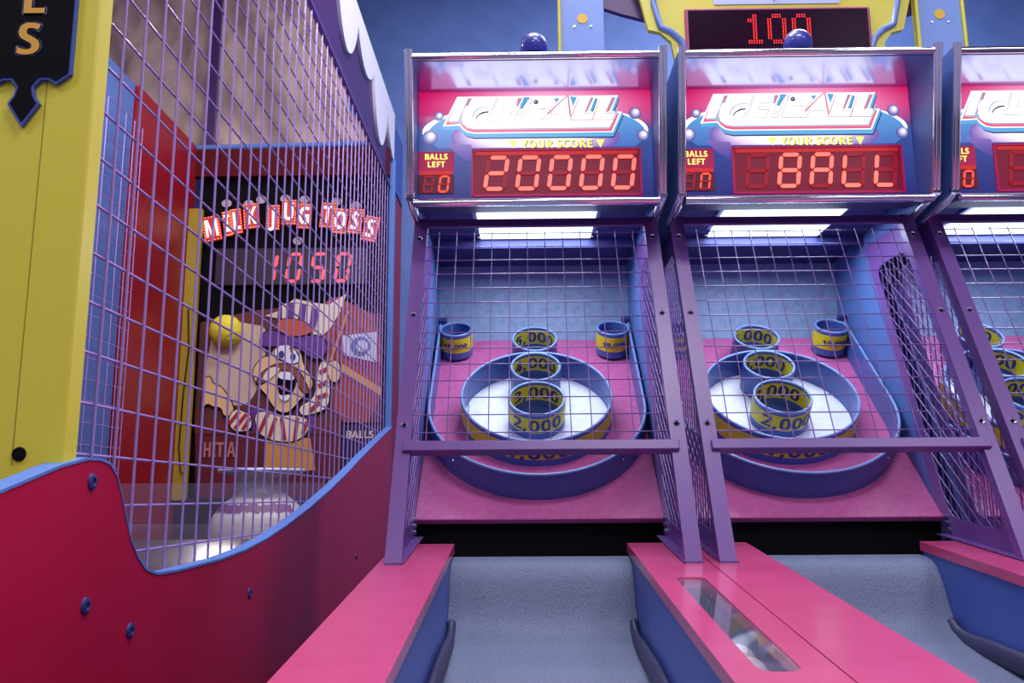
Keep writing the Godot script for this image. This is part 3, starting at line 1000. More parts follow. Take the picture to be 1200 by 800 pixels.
# ------------------------------------------------------------------ the lit score head
func alley_marquee(t: Node3D, score: Array, left: Array) -> void:
	var st := begin()
	# roof of the cabinet and its mirror-like soffit over the glass
	prism(st, poly([-2.2, 1.176, -3.045, 1.176, -3.045, 1.19, -2.2, 1.19]), sheet(-0.336), 0.672)
	put(st, "roof_panel", M.blue, t)
	st = begin()
	prism(st, poly([-2.192, 1.168, -2.36, 1.157, -2.36, 1.162, -2.192, 1.174]), sheet(-0.336), 0.672)
	put(st, "soffit", M.soffit, t)
	st = begin()
	prism(st, poly([-2.262, 0.80, -2.36, 0.834, -2.36, 0.828, -2.262, 0.794]), sheet(-0.336), 0.672)
	put(st, "sill", M.navy, t)
	st = begin()
	prism(st, poly([-2.268, 0.783, -2.43, 0.817, -2.43, 0.825, -2.268, 0.791]), sheet(-0.336), 0.672)
	put(st, "underside", M.navy, t)
	# lit glass
	st = begin()
	st.set_uv(Vector2(0, 1)); st.add_vertex(q(-0.3355, 0.834, -2.353))
	st.set_uv(Vector2(0, 0)); st.add_vertex(q(-0.3355, 1.160, -2.353))
	st.set_uv(Vector2(1, 0)); st.add_vertex(q(0.3355, 1.160, -2.353))
	st.set_uv(Vector2(0, 1)); st.add_vertex(q(-0.3355, 0.834, -2.353))
	st.set_uv(Vector2(1, 0)); st.add_vertex(q(0.3355, 1.160, -2.353))
	st.set_uv(Vector2(1, 1)); st.add_vertex(q(0.3355, 0.834, -2.353))
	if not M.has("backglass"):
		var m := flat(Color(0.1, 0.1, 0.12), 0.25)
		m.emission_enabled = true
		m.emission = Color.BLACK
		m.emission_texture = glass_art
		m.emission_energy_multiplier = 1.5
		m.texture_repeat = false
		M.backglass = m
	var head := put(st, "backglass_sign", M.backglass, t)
	st = begin()
	box(st, q(0, 0.997, -2.362), Vector3(0.671, 0.326, 0.01))
	put(st, "light_box", M.white, t)
	var l := AreaLight3D.new()
	l.name = "light"
	l.area_size = Vector2(0.6, 0.16)
	l.light_energy = 0.012
	l.light_color = Color(1.0, 0.9, 0.96)
	l.area_range = 8.0
	l.area_attenuation = 2.0
	l.shadow_enabled = true
	l.position = q(0, 1.07, -2.347)
	l.rotation.y = PI
	t.add_child(l, true)
	# printed words
	put_mesh(text_mesh("YOUR SCORE", 0.0245, 0.001), "score_words_sign", M.sign_yellow, head, Transform3D(Basis(), q(0.063, 0.9945, -2.3518)))
	put_mesh(text_mesh("YOUR SCORE", 0.0245, 0.0004), "score_words_outline", flat(rgb(60, 64, 90), 0.5), head, Transform3D(Basis(), q(0.0648, 0.9925, -2.3526)))
	for x in [-0.063, 0.187]:
		st = begin()
		prism(st, PackedVector2Array([Vector2(x - 0.012, 1.006), Vector2(x + 0.012, 1.006), Vector2(x, 0.982)]), Transform3D(Basis(), q(0, 0, -2.3525)), 0.001)
		put(st, "arrow_sign", M.sign_yellow, head)
	# score window
	var panel := Node3D.new()
	panel.name = "score_display"
	t.add_child(panel, true)
	st = begin()
	box(st, q(0.06, 0.908, -2.351), Vector3(0.472, 0.134, 0.004), Basis(), 0.001)
	put(st, "display_pane", M.led_pane, panel)
	st = begin()
	for e in [[0.06, 0.976, 0.48, 0.006], [0.06, 0.84, 0.48, 0.006]]:
		box(st, q(e[0], e[1], -2.35), Vector3(e[2], e[3], 0.006))
	for e in [[-0.179, 0.908, 0.006, 0.142], [0.299, 0.908, 0.006, 0.142]]:
		box(st, q(e[0], e[1], -2.35), Vector3(e[2], e[3], 0.006))
	put(st, "display_frame", M.magenta, panel)
	st = begin()
	box(st, q(0.06, 0.9655, -2.3495), Vector3(0.462, 0.011, 0.003))
	put(st, "red_strip_sign", M.label_red, panel)
	digits(panel, score, -0.138, 0.859 + H, -2.3488 + Z0, 0.0905, 0.053, 0.093, 0.0115, M.led_soft, M.led_off_glow)
	# balls-left window
	var small := Node3D.new()
	small.name = "balls_left_display"
	t.add_child(small, true)
	st = begin()
	box(st, q(-0.284, 0.945, -2.351), Vector3(0.102, 0.058, 0.004), Basis(), 0.001)
	put(st, "label_sign", M.magenta, small)
	st = begin()
	box(st, q(-0.284, 0.91, -2.351), Vector3(0.096, 0.012, 0.004))
	put(st, "red_strip_sign", M.label_red, small)
	st = begin()
	box(st, q(-0.284, 0.875, -2.351), Vector3(0.102, 0.056, 0.004), Basis(), 0.001)
	put(st, "display_pane", M.led_dark, small)
	put_mesh(text_mesh("BALLS", 0.017, 0.001), "words_sign", M.sign_yellow, small, Transform3D(Basis(), q(-0.284, 0.9575, -2.3485)))
	put_mesh(text_mesh("LEFT", 0.017, 0.001), "words_sign", M.sign_yellow, small, Transform3D(Basis(), q(-0.284, 0.9345, -2.3485)))
	digits(small, left, -0.317, 0.8525 + H, -2.3488 + Z0, 0.044, 0.024, 0.045, 0.0055, M.led, M.led_off_glow)
	# chrome edging
	for s in [-1.0, 1.0]:
		var o := Node3D.new()
		o.name = "chrome_trim"
		t.add_child(o, true)
		for e in [-0.0054, 0.0054]:
			var x: float = s * 0.345 + e
			st = begin()
			tube(st, [q(x, 1.197, -2.176), q(x, 0.815, -2.262), q(x, 0.803, -2.274), q(x, 0.783, -2.45)], 0.0058, 10)
			put(st, "bead", M.chrome, o)
		st = begin()
		box(st, q(s * 0.345, 0.812, -2.266), Vector3(0.024, 0.026, 0.016), Basis(Vector3(1, 0, 0), -0.4), 0.003)
		put(st, "corner_clip", M.chrome, o)
	st = begin()
	tube(st, [q(-0.335, 1.178, -2.184), q(0.335, 1.178, -2.184)], 0.0095, 12)
	put(st, "top_rail", M.chrome, t)
	st = begin()
	tube(st, [q(-0.335, 0.79, -2.262), q(0.335, 0.79, -2.262)], 0.011, 12)
	put(st, "bottom_rail", M.chrome, t)
	# beacon
	var bx := 0.0
	var beacon := Node3D.new()
	beacon.name = "beacon"
	t.add_child(beacon, true)
	beacon.position = q(bx + (0.0 if score[0] == "2" else 0.052), 1.19, -2.42)
	st = begin()
	lathe(st, [Vector2(0.05, 0), Vector2(0.05, 0.03), Vector2(0.042, 0.04), Vector2(0.04, 0.11), Vector2(0, 0.11)], 28)
	put(st, "beacon_base", M.black, beacon)
	st = begin()
	var dome := []
	for k in 13:
		var a := -PI * 0.38 + PI * 0.88 * k / 12.0
		dome.append(Vector2(cos(a) * 0.043, 0.142 + sin(a) * 0.043))
	dome[-1].x = 0.0
	lathe(st, dome, 14)
	put(st, "beacon_dome", M.dome, beacon)

# ------------------------------------------------------------------ jackpot sign over the alleys
func build_sign() -> void:
	var t := thing("jackpot_sign", "yellow sign board with a red dot display reading 100 above the alleys", "sign", Vector3(0.87, 1.19 + H, -2.75))
	var o := Vector3(-0.87, -1.19, 0.05)
	var st := begin()
	var outline := poly([0.36, 1.80, 0.41, 1.66, 0.435, 1.545, 0.475, 1.535, 0.51, 1.50, 0.52, 1.44, 1.215, 1.44, 1.225, 1.49, 1.25, 1.525, 1.29, 1.535, 1.32, 1.645, 1.37, 1.80])
	prism(st, outline, Transform3D(Basis(), o + Vector3(0, 0, -0.02)), 0.02)
	var board := put(st, "board", M.paint_yellow, t)
	for s in [-1.0, 1.0]:
		st = begin()
		var c := 0.866
		var pts := []
		for e in [[0.39, 0.7], [0.412, 0.462], [0.39, 0.372], [0.355, 0.355], [0.325, 0.325], [0.305, 0.27], [0.3, 0.24]]:
			pts.append(o + Vector3(c + s * e[0], 1.19 + e[1] - 0.01, 0.003))
		tube(st, pts, 0.011, 6)
		put(st, "blue_stripe", M.rim_blue, board)
	st = begin()
	box(st, o + Vector3(0.868, 1.531, 0.006), Vector3(0.62, 0.166, 0.012), Basis(), 0.004)
	put(st, "display_frame", flat(rgb(170, 60, 110), 0.4), t)
	st = begin()
	box(st, o + Vector3(0.868, 1.531, 0.0125), Vector3(0.60, 0.148, 0.004))
	put(st, "display_pane", flat(rgb(40, 14, 36), 0.25, 0.0, 0.12), t)
	# dot matrix figures
	var glyph := {"1": ["0010", "0110", "0010", "0010", "0010", "0010", "0111"], "0": ["0110", "1001", "1001", "1001", "1001", "1001", "0110"]}
	var dotm := glow(Color(1.0, 0.16, 0.1), 1.6)
	var x0 := 0.752
	for ch in ["1", "0", "0"]:
		st = begin()
		var rows: Array = glyph[ch]
		for r in 7:
			for c in 4:
				if rows[r][c] == "1":
					for dx in 2:
						for dy in 2:
							lathe(st, [Vector2(0.0027, 0), Vector2(0.0018, 0.0014), Vector2(0, 0.002)], 6, Transform3D(Basis(Vector3(1, 0, 0), PI / 2), o + Vector3(x0 + c * 0.0165 + dx * 0.0082, 1.585 - r * 0.0155 - dy * 0.0078, 0.0145)))
		put(st, "dot_digit_display", dotm, t)
		x0 += 0.082
	st = begin()
	prism(st, poly([0.62, 1.80, 0.66, 1.632, 1.08, 1.632, 1.11, 1.80]), Transform3D(Basis(), o + Vector3(0, 0, 0.0005)), 0.003)
	put(st, "pale_panel", flat(rgb(190, 206, 226), 0.4), t)
	st = begin()
	prism(st, poly([0.80, 1.80, 0.862, 1.640, 0.925, 1.80]), Transform3D(Basis(), o + Vector3(0, 0, 0.0035)), 0.003)
	put(st, "red_point", flat(rgb(196, 30, 70), 0.4), t)
	for s in [-1.0, 1.0]:
		st = begin()
		var c := 0.866
		prism(st, PackedVector2Array([Vector2(c + s * 0.40, 1.80), Vector2(c + s * 0.42, 1.60), Vector2(c + s * 0.52, 1.63), Vector2(c + s * 0.60, 1.66), Vector2(c + s * 0.62, 1.80)]), Transform3D(Basis(), o + Vector3(0, 0, -0.06)), 0.02)
		put(st, "purple_wing", M.dark_purple, t)
		# upright plates that carry the sign, yellow edged
		var x: float = 0.214 if s < 0 else 1.42
		var up := Node3D.new()
		up.name = "support"
		t.add_child(up, true)
		st = begin()
		box(st, o + Vector3(x, 1.502, -0.02), Vector3(0.148, 0.62, 0.02), Basis(), 0.002)
		put(st, "plate", M.plate, up)
		st = begin()
		box(st, o + Vector3(x - 0.078, 1.502, -0.015), Vector3(0.010, 0.62, 0.032), Basis(), 0.002)
		if s > 0:
			box(st, o + Vector3(x + 0.078, 1.502, -0.015), Vector3(0.008, 0.62, 0.032), Basis(), 0.002)
		put(st, "edge_strip", M.paint_yellow, up)
		st = begin()
		lathe(st, [Vector2(0.018, 0), Vector2(0.018, 0.002), Vector2(0, 0.002)], 24, Transform3D(Basis(Vector3(1, 0, 0), PI / 2), o + Vector3(x, 1.594, -0.01)))
		put(st, "yellow_spot", flat(rgb(232, 190, 40), 0.4), up)
		for dx in [-0.028, 0.028]:
			st = begin()
			lathe(st, [Vector2(0.007, 0), Vector2(0.005, 0.003), Vector2(0, 0.004)], 8, Transform3D(Basis(Vector3(1, 0, 0), PI / 2), o + Vector3(x + dx, 1.565, -0.01)))
			put(st, "bolt", M.chrome, up)

# ------------------------------------------------------------------ the milk can toss
func k3(x: float, y: float, z: float) -> Vector3:
	return Vector3(x + 1.2, y + H, z + 3.0)

func side(x: float) -> Transform3D:
	return Transform3D(Basis(Vector3(0, 0, 1), Vector3(0, 1, 0), Vector3(1, 0, 0)), k3(x, 0, 0))

func curve_pts() -> PackedVector2Array:
	return poly([-0.95, -0.04, -1.16, 0.017, -1.282, 0.049, -1.36, 0.063, -1.40, 0.064, -1.435, 0.058, -1.462, 0.04, -1.482, 0.012, -1.503, -0.022, -1.53, -0.066, -1.565, -0.1, -1.60, -0.123, -1.65, -0.136, -1.74, -0.1385, -1.84, -0.137, -2.0, -0.134, -2.17, -0.124, -2.35, -0.105, -2.54, -0.077, -2.8, -0.032, -3.07, 0.023, -3.37, 0.09, -3.69, 0.169, -4.1, 0.264, -4.52, 0.36])

func build_toss_game() -> void:
	var t := thing("milk_can_toss", "tall red and yellow ball toss game with purple wire cage", "arcade game", Vector3(-1.2, 0, -3.0))
	var st := begin()
	# red scooped side board with blue edge band
	var top := curve_pts()
	var shape := top.duplicate()
	shape.append(Vector2(-4.52, -H))
	shape.append(Vector2(-0.95, -H))
	prism(st, shape, side(-0.712), 0.031)
	var red := put(st, "side_board", M.red, t)
	st = begin()
	for k in range(top.size() - 1):
		var a := top[k]
		var b := top[k + 1]
		prism(st, PackedVector2Array([a + Vector2(0, 0.0015), b + Vector2(0, 0.0015), b - Vector2(0, 0.003), a - Vector2(0, 0.003)]), side(-0.7135), 0.034)
	put(st, "edge_band", M.edge_blue, red)
	for e in [[-1.379, 0.027], [-1.388, -0.163], [-1.553, -0.224], [-2.219, -0.232], [-3.62, -0.237]]:
		st = begin()
		lathe(st, [Vector2(0.0135, 0), Vector2(0.0125, 0.003), Vector2(0.007, 0.0045), Vector2(0.006, 0.002), Vector2(0, 0.002)], 16, Transform3D(Basis(Vector3(0, 0, 1), -PI / 2), k3(-0.681, e[1], e[0])))
		put(st, "bolt", M.navy, red)
	st = begin()
	prism(st, poly([-1.365, -0.45, -1.345, -0.42, -1.325, -0.36, -1.34, -0.34, -1.38, -0.45]), side(-0.681), 0.001)
	put(st, "flash", M.lilac, red)
	# rear solid part
	st = begin()
	prism(st, poly([-4.56, -H, -4.98, -H, -4.98, 1.72, -4.56, 1.72]), side(-0.735), 0.02)
	put(st, "rear_side_board", M.dark_red, t)
	st = begin()
	box(st, k3(-0.705, 1.08, -4.54), Vector3(0.03, 1.5, 0.045), Basis(), 0.004)
	put(st, "corner_post", M.edge_blue, t)
	# yellow front panel, facing the players, with a black plaque
	st = begin()
	box(st, k3(-0.89, 0.97, -1.3235), Vector3(0.40, 2.18, 0.043), Basis(), 0.003)
	var pillar := put(st, "front_panel", M.paint_yellow, t)
	st = begin()
	lathe(st, [Vector2(0.011, 0), Vector2(0.010, 0.003), Vector2(0, 0.004)], 16, Transform3D(Basis(Vector3(1, 0, 0), PI / 2), k3(-0.756, 0.067, -1.302)))
	put(st, "bolt", M.black, pillar)
	st = begin()
	box(st, k3(-0.766, 0.36, -1.302), Vector3(0.0014, 0.62, 0.001))
	put(st, "seam", flat(rgb(150, 130, 30), 0.6), pillar)
	var half := [0.072, 0.98, 0.073, 0.676, 0.050, 0.659, 0.036, 0.667, 0.024, 0.667, 0.014, 0.654, 0.017, 0.640, 0.026, 0.626]
	var plaque := PackedVector2Array()
	for k in range(0, half.size(), 2):
		plaque.append(Vector2(-0.798 + half[k], half[k + 1]))
	plaque.append(Vector2(-0.798, 0.587))
	for k in range(half.size() - 2, -2, -2):
		plaque.append(Vector2(-0.798 - half[k], half[k + 1]))
	var face := Transform3D(Basis(), k3(0, 0, -1.3025))
	st = begin()
	prism(st, plaque, face, 0.008)
	put(st, "plaque_edge", M.blue, t)
	st = begin()
	var inner := Geometry2D.offset_polygon(plaque, -0.004)
	prism(st, inner[0], face.translated(Vector3(0, 0, 0.008)), 0.0015)
	put(st, "plaque", M.black, t)
	var word := ["S", "L", "L", "A", "B"]
	for k in word.size():
		var y := 0.736 + 0.072 * k
		for e in [[1.0, 0.0, "letter", flat(rgb(222, 168, 50), 0.45)], [1.0, 0.0026, "letter_edge", M.rim_blue]]:
			var st2 := begin()
			var tm := text_mesh(word[k], 0.054, 0.001)
			if e[1] > 0.0:
				# a rim round the letter: the same capital nudged all ways
				for a in 10:
					st2.append_from(tm, 0, Transform3D(Basis().scaled(Vector3(1.12, 1.0, 1)), Vector3(cos(TAU * a / 10) * 0.0028, sin(TAU * a / 10) * 0.0028, 0)))
				put_mesh(st2.commit(), e[2], e[3], t, Transform3D(Basis(), k3(-0.796, y, -1.2925)))
			else:
				put_mesh(tm, e[2], e[3], t, Transform3D(Basis().scaled(Vector3(1.12, 1.0, 1)), k3(-0.796, y, -1.2915)))
	# cage wires
	var cage := Node3D.new()
	cage.name = "wire_cage"
	t.add_child(cage, true)
	st = begin()
	tube(st, [Vector3(0, -0.2, 0), Vector3(0, 1.668, 0)], 0.0027, 6)
	st.generate_normals()
	var vm := st.commit()
	st = begin()
	tube(st, [Vector3(0, 0, -1.35), Vector3(0, 0, -4.53)], 0.0027, 6)
	st.generate_normals()
	var hm := st.commit()
	for k in range(0, 39):
		put_mesh(vm, "wire", M.lilac, cage, Transform3D(Basis(), k3(-0.7185, 0, -1.3657 - 0.0816 * k)))
	for k in range(-10, 12):
		put_mesh(hm, "wire", M.lilac, cage, Transform3D(Basis(), k3(-0.7245, 0.8311 - 0.0843 * k, 0)))
	st = begin()
	box(st, k3(-0.715, 0.85, -1.357), Vector3(0.02, 1.8, 0.022), Basis(), 0.002)
	put(st, "cage_upright", M.lilac, cage)
	# header with dripping white edge
	st = begin()
	box(st, k3(-0.718, 1.885, -2.95), Vector3(0.012, 0.43, 3.2), Basis(), 0.003)
	var header := put(st, "header", M.dark_purple, t)
	st = begin()
	box(st, k3(-0.72, 1.675, -2.95), Vector3(0.02, 0.016, 3.2), Basis(), 0.003)
	put(st, "header_lip", M.purple, header)
	st = begin()
	var drip := PackedVector2Array()
	var n := 300
	var lens := [0.25, 0.12, 0.28, 0.17, 0.24, 0.13, 0.29, 0.2]
	for k in n + 1:
		var z := -1.36 - 3.18 * k / n
		var ph := (-1.36 - z) / 0.42
		var d: float = lens[int(ph) % lens.size()] * pow(absf(sin(PI * fmod(ph, 1.0))), 0.6)
		drip.append(Vector2(z, 2.06 - 0.03 - d))
	drip.append(Vector2(-4.54, 2.1))
	drip.append(Vector2(-1.36, 2.1))
	prism(st, drip, side(-0.712), 0.014)
	put(st, "milk_drip", M.white, header)
	st = begin()
	box(st, k3(-0.74, 1.9, -4.77), Vector3(0.05, 0.4, 0.42))
	put(st, "rear_header", M.blue, t)
	# floor inside and the far side
	st = begin()
	box(st, k3(-1.23, -0.26, -3.0), Vector3(1.0, 0.04, 3.3))
	put(st, "play_floor", flat(rgb(70, 22, 48), 0.12), t)
	for e in [[-3.25, 0.29], [-2.6, 0.16]]:
		st = begin()
		box(st, k3(-1.235, -0.235 + e[1] / 2, e[0]), Vector3(0.99, e[1], 0.006), Basis(), 0.002)
		put(st, "barrier_pane", M.pane, t)
	st = begin()
	box(st, k3(-1.76, 0.45, -2.4), Vector3(0.03, 2.8, 2.5))
	put(st, "far_side_panel", M.side_blue, t)
	st = begin()
	box(st, k3(-1.75, 0.45, -4.02), Vector3(0.04, 2.8, 0.72))
	put(st, "far_side_board", M.dark_red, t)
	var net := Node3D.new()
	net.name = "far_mesh"
	t.add_child(net, true)
	st = begin()
	tube(st, [Vector3(0, 0.0, 0), Vector3(0, 1.64, 0)], 0.0024, 5)
	st.generate_normals()
	var fv := st.commit()
	st = begin()
	tube(st, [Vector3(0, 0, -2.7), Vector3(0, 0, -3.66)], 0.0024, 5)
	st.generate_normals()
	var fh := st.commit()
	for k in 13:
		put_mesh(fv, "wire", M.lilac, net, Transform3D(Basis(), k3(-1.70, 0, -2.68 - 0.0816 * k)))
	for k in 20:
		put_mesh(fh, "wire", M.lilac, net, Transform3D(Basis(), k3(-1.705, 0.04 + 0.0843 * k, 0)))
	for x in [-1.64, -1.3, -0.96]:
		cage_lamp(t, x)
	st = begin()
	prism(st, poly([-2.72, -0.245, -2.84, -0.13, -2.85, -0.13, -2.85, -0.245]), side(-1.72), 0.99)
	put(st, "added_glint_lip", flat(rgb(60, 18, 40), 0.1), t)  # added glossy slope, tilted so it mirrors the cage lamps as highlights
	toss_board(t)
	toss_curtain(t)

func cage_lamp(t: Node3D, x: float) -> void:
	var o := Node3D.new()
	o.name = "cage_lamp"
	t.add_child(o, true)
	o.position = k3(x, 1.8, -2.73)
	o.rotation.x = 0.25
	var st := begin()
	box(st, Vector3(0, 0.02, 0), Vector3(0.24, 0.03, 0.14), Basis(), 0.004)
	put(st, "lamp_housing", M.white, o)
	st = begin()
	box(st, Vector3(0, 0.001, 0), Vector3(0.2, 0.008, 0.1))
	put(st, "lamp_tube", glow(Color(1.0, 0.98, 0.96), 3.0), o)
	var l := AreaLight3D.new()
	l.name = "light"
	l.area_size = Vector2(0.2, 0.1)
	l.light_energy = 0.5
	l.light_color = Color(1.0, 0.96, 0.94)
	l.area_range = 8.0
	l.area_attenuation = 2.0
	l.shadow_enabled = true
	l.position = Vector3(0, -0.006, 0)
	l.rotation.x = -PI / 2
	o.add_child(l, true)

func toss_curtain(game: Node3D) -> void:
	var t := Node3D.new()
	t.name = "backdrop_curtain"
	game.add_child(t, true)
	t.position = k3(-1.35, 1.86, -4.6)
	var st := begin()
	st.set_smooth_group(0)
	var nx := 60
	var ny := 24
	var noise := FastNoiseLite.new()
	noise.seed = 4
	noise.frequency = 1.6
	var p := func(i: int, j: int) -> Vector3:
		var y := 1.15 * j / ny
		var x := -1.25 + (1.85 - 0.22 * clampf(y / 0.3, 0, 1)) * i / nx
		return Vector3(x, y, 0.05 * noise.get_noise_2d(x * 1.2 + y * 0.8, y * 0.5 - x * 0.3) * 2.0 + 0.03 * noise.get_noise_2d(x * 4.0 - y * 2.5, y * 2.0 + 9.0))
	for i in nx:
		for j in ny:
			quad(st, p.call(i, j), p.call(i + 1, j), p.call(i + 1, j + 1), p.call(i, j + 1))
	put(st, "cloth", M.cloth, t)
	st = begin()
	box(st, Vector3(-0.36, 0.6, 0.1), Vector3(0.05, 1.2, 0.02), Basis(), 0.003)
	put(st, "purple_strap", M.dark_purple, t)

# flat cut-out layer on the picture board
func layer(parent: Node3D, called: String, pts: PackedVector2Array, depth: int, m: Material, thick := 0.004) -> MeshInstance3D:
	var st := begin()
	prism(st, pts, Transform3D(Basis(), Vector3(0, H, -1.4 + 0.004 * depth)), thick)
	if called in ["face", "hand", "fist", "shirt", "sleeve", "raised_sleeve", "moustache", "hat_brim", "hat_band", "eyes"]:
		# dark ink line round the figure's shapes
		var line := begin()
		prism(line, Geometry2D.offset_polygon(pts, 0.005, Geometry2D.JOIN_ROUND)[0], Transform3D(Basis(), Vector3(0, H, -1.4 + 0.004 * depth)), thick - 0.0008)
		put(line, "ink_line", M.black, parent)
	return put(st, called, m, parent)

func toss_board(t: Node3D) -> void:
	var st := begin()
	box(st, k3(-1.22, 0.72, -4.43), Vector3(0.98, 2.0, 0.05))
	put(st, "picture_board", M.black, t)
	st = begin()
	box(st, k3(-1.22, 1.76, -4.39), Vector3(1.04, 0.15, 0.05))
	put(st, "top_fascia", M.maroon, t)
	st = begin()
	tube(st, [k3(-1.98, 1.845, -4.38), k3(-0.74, 1.862, -4.38)], 0.017, 10)
	put(st, "blue_bar", M.edge_blue, t)
	st = begin()
	box(st, k3(-1.715, 0.74, -4.33), Vector3(0.105, 1.5, 0.03), Basis(), 0.003)
	put(st, "yellow_post", flat(rgb(172, 146, 46), 0.45), t)
	st = begin()
	tube(st, [k3(-1.70, 0.95, -4.305), k3(-1.685, 0.75, -4.305), k3(-1.70, 0.5, -4.305), k3(-1.705, 0.25, -4.305), k3(-1.69, 0.13, -4.305), k3(-1.66, 0.11, -4.305)], 0.003, 6)
	put(st, "cable", M.black, t)
	st = begin()
	box(st, k3(-1.22, -0.15, -4.36), Vector3(0.98, 0.3, 0.06))
	put(st, "skirt", flat(rgb(40, 14, 24), 0.4), t)
	var L := {
		"cloud": [-0.416, 0.726, -0.403, 0.857, -0.337, 0.917, -0.205, 0.886, -0.115, 0.875, -0.126, 0.674, -0.176, 0.476, -0.293, 0.457, -0.397, 0.556, -0.437, 0.646],
		"brim": [-0.146, 0.794, -0.137, 0.829, -0.104, 0.852, -0.053, 0.844, 0.008, 0.818, 0.077, 0.817, 0.147, 0.824, 0.182, 0.801, 0.203, 0.766, 0.19, 0.721, 0.161, 0.696, 0.111, 0.707, 0.07, 0.747, 0.009, 0.775, -0.05, 0.768, -0.11, 0.764, -0.14, 0.774],
		"crown": [-0.066, 0.9, -0.059, 0.976, -0.019, 0.996, 0.021, 0.998, 0.081, 0.99, 0.117, 0.975, 0.152, 0.954, 0.131, 0.842, 0.012, 0.818, -0.059, 0.854],
		"hatband": [-0.066, 0.854, -0.061, 0.9, -0.006, 0.912, 0.064, 0.899, 0.105, 0.878, 0.128, 0.842, 0.077, 0.82, 0.013, 0.817, -0.043, 0.839],
		"face": [-0.075, 0.758, -0.031, 0.778, 0.029, 0.773, 0.065, 0.737, 0.077, 0.672, 0.114, 0.622, 0.135, 0.572, 0.117, 0.533, 0.069, 0.494, 0.041, 0.455, 0.003, 0.421, -0.046, 0.436, -0.078, 0.475, -0.099, 0.515, -0.14, 0.554, -0.172, 0.604, -0.179, 0.644, -0.156, 0.684, -0.127, 0.714, -0.088, 0.713],
		"eyes": [-0.074, 0.748, -0.031, 0.778, 0.014, 0.768, 0.046, 0.732, 0.062, 0.687, 0.023, 0.672, -0.027, 0.693, -0.063, 0.708],
		"moustache": [-0.161, 0.579, -0.124, 0.639, -0.056, 0.678, 0.013, 0.672, 0.064, 0.632, 0.096, 0.572, 0.122, 0.518, 0.078, 0.528, 0.051, 0.593, 0.014, 0.638, -0.045, 0.648, -0.093, 0.609, -0.126, 0.569],
		"mouth": [-0.053, 0.603, -0.005, 0.628, 0.035, 0.608, 0.051, 0.573, 0.029, 0.523, 0.001, 0.484, -0.03, 0.504, -0.046, 0.554],
		"teeth": [-0.044, 0.623, 0.005, 0.638, 0.04, 0.608, 0.036, 0.588, -0.004, 0.593, -0.038, 0.598],
		"tongue": [-0.042, 0.564, -0.002, 0.558, 0.009, 0.534, -0.021, 0.534],
		"lower_teeth": [-0.042, 0.524, -0.02, 0.509, 0.024, 0.519, 0.011, 0.484, -0.024, 0.485],
		"sleeve": [-0.294, 0.389, -0.263, 0.447, -0.213, 0.432, -0.173, 0.407, -0.175, 0.339, -0.228, 0.33, -0.268, 0.34],
		"torso": [-0.163, 0.417, -0.115, 0.436, -0.045, 0.406, 0.043, 0.415, 0.122, 0.385, 0.11, 0.317, 0.048, 0.279, -0.04, 0.28, -0.099, 0.3, -0.14, 0.329],
		"arm": [0.161, 0.681, 0.201, 0.691, 0.22, 0.552, 0.213, 0.453, 0.17, 0.429, 0.082, 0.405, 0.061, 0.454, 0.138, 0.493, 0.15, 0.572],
		"fist": [0.201, 0.681, 0.26, 0.695, 0.272, 0.631, 0.263, 0.581, 0.224, 0.581, 0.208, 0.621],
		"cane": [0.213, 0.691, 0.222, 0.689, 0.308, 0.947, 0.295, 0.953],
		"hand": [-0.424, 0.606, -0.4, 0.616, -0.383, 0.576, -0.348, 0.566, -0.317, 0.536, -0.268, 0.457, -0.276, 0.418, -0.315, 0.408, -0.332, 0.457, -0.372, 0.458, -0.402, 0.478, -0.426, 0.458, -0.437, 0.478, -0.417, 0.557],
		"barrel": [-0.099, 0.29, 0.125, 0.298, 0.158, 0.134, -0.102, 0.136],
		"tent": [0.152, 0.974, 0.22, 1.035, 0.291, 1.004, 0.473, 0.91, 0.479, 0.373, 0.24, 0.375, 0.232, 0.621, 0.17, 0.721],
		"tent_band": [0.226, 0.852, 0.476, 0.679, 0.476, 0.619, 0.269, 0.72],
		"tent_stripe": [0.27, 0.68, 0.477, 0.55, 0.477, 0.51, 0.271, 0.64],
		"poster": [0.276, 0.821, 0.45, 0.84, 0.458, 0.679, 0.284, 0.72],
		"ball_box": [0.279, 0.363, 0.476, 0.361, 0.476, 0.084, 0.287, 0.086],
		"shelf": [-0.466, 0.38, 0.279, 0.375, 0.281, 0.316, -0.462, 0.322],
		"lower": [-0.462, 0.322, 0.476, 0.315, 0.476, 0.0, -0.443, 0.0],
	}
	var art := Node3D.new()
	art.name = "barker_picture"
	t.add_child(art, true)
	var hat := flat(rgb(104, 52, 140), 0.5)
	var brown := flat(rgb(140, 70, 46), 0.5)
	var tan := flat(rgb(214, 186, 164), 0.6)
	var orange := flat(rgb(214, 150, 76), 0.5)
	var tent_red := flat(rgb(160, 64, 56), 0.5)
	var stripe := flat(rgb(178, 36, 52), 0.5)
	layer(art, "lower_ground", poly(L.lower), 0, flat(rgb(104, 28, 40), 0.5))
	layer(art, "shelf", poly(L.shelf), 1, flat(rgb(120, 40, 44), 0.5))
	layer(art, "fairground", poly([-0.47, 0.38, 0.476, 0.375, 0.476, 0.93, 0.2, 1.0, -0.2, 0.96, -0.47, 0.9]), -1, flat(rgb(104, 44, 46), 0.6))
	layer(art, "tent_flap", poly([-0.13, 0.93, -0.06, 0.955, 0.02, 1.02, 0.1, 1.0, 0.2, 0.985, 0.29, 1.045, 0.26, 0.95, 0.21, 0.86, 0.15, 0.8, 0.0, 0.9]), 2, M.cream)
	layer(art, "waistcoat", smooth_poly(poly([-0.2, 0.43, -0.15, 0.46, -0.06, 0.42, -0.09, 0.3, -0.14, 0.31, -0.18, 0.36]), 1), 2, hat)
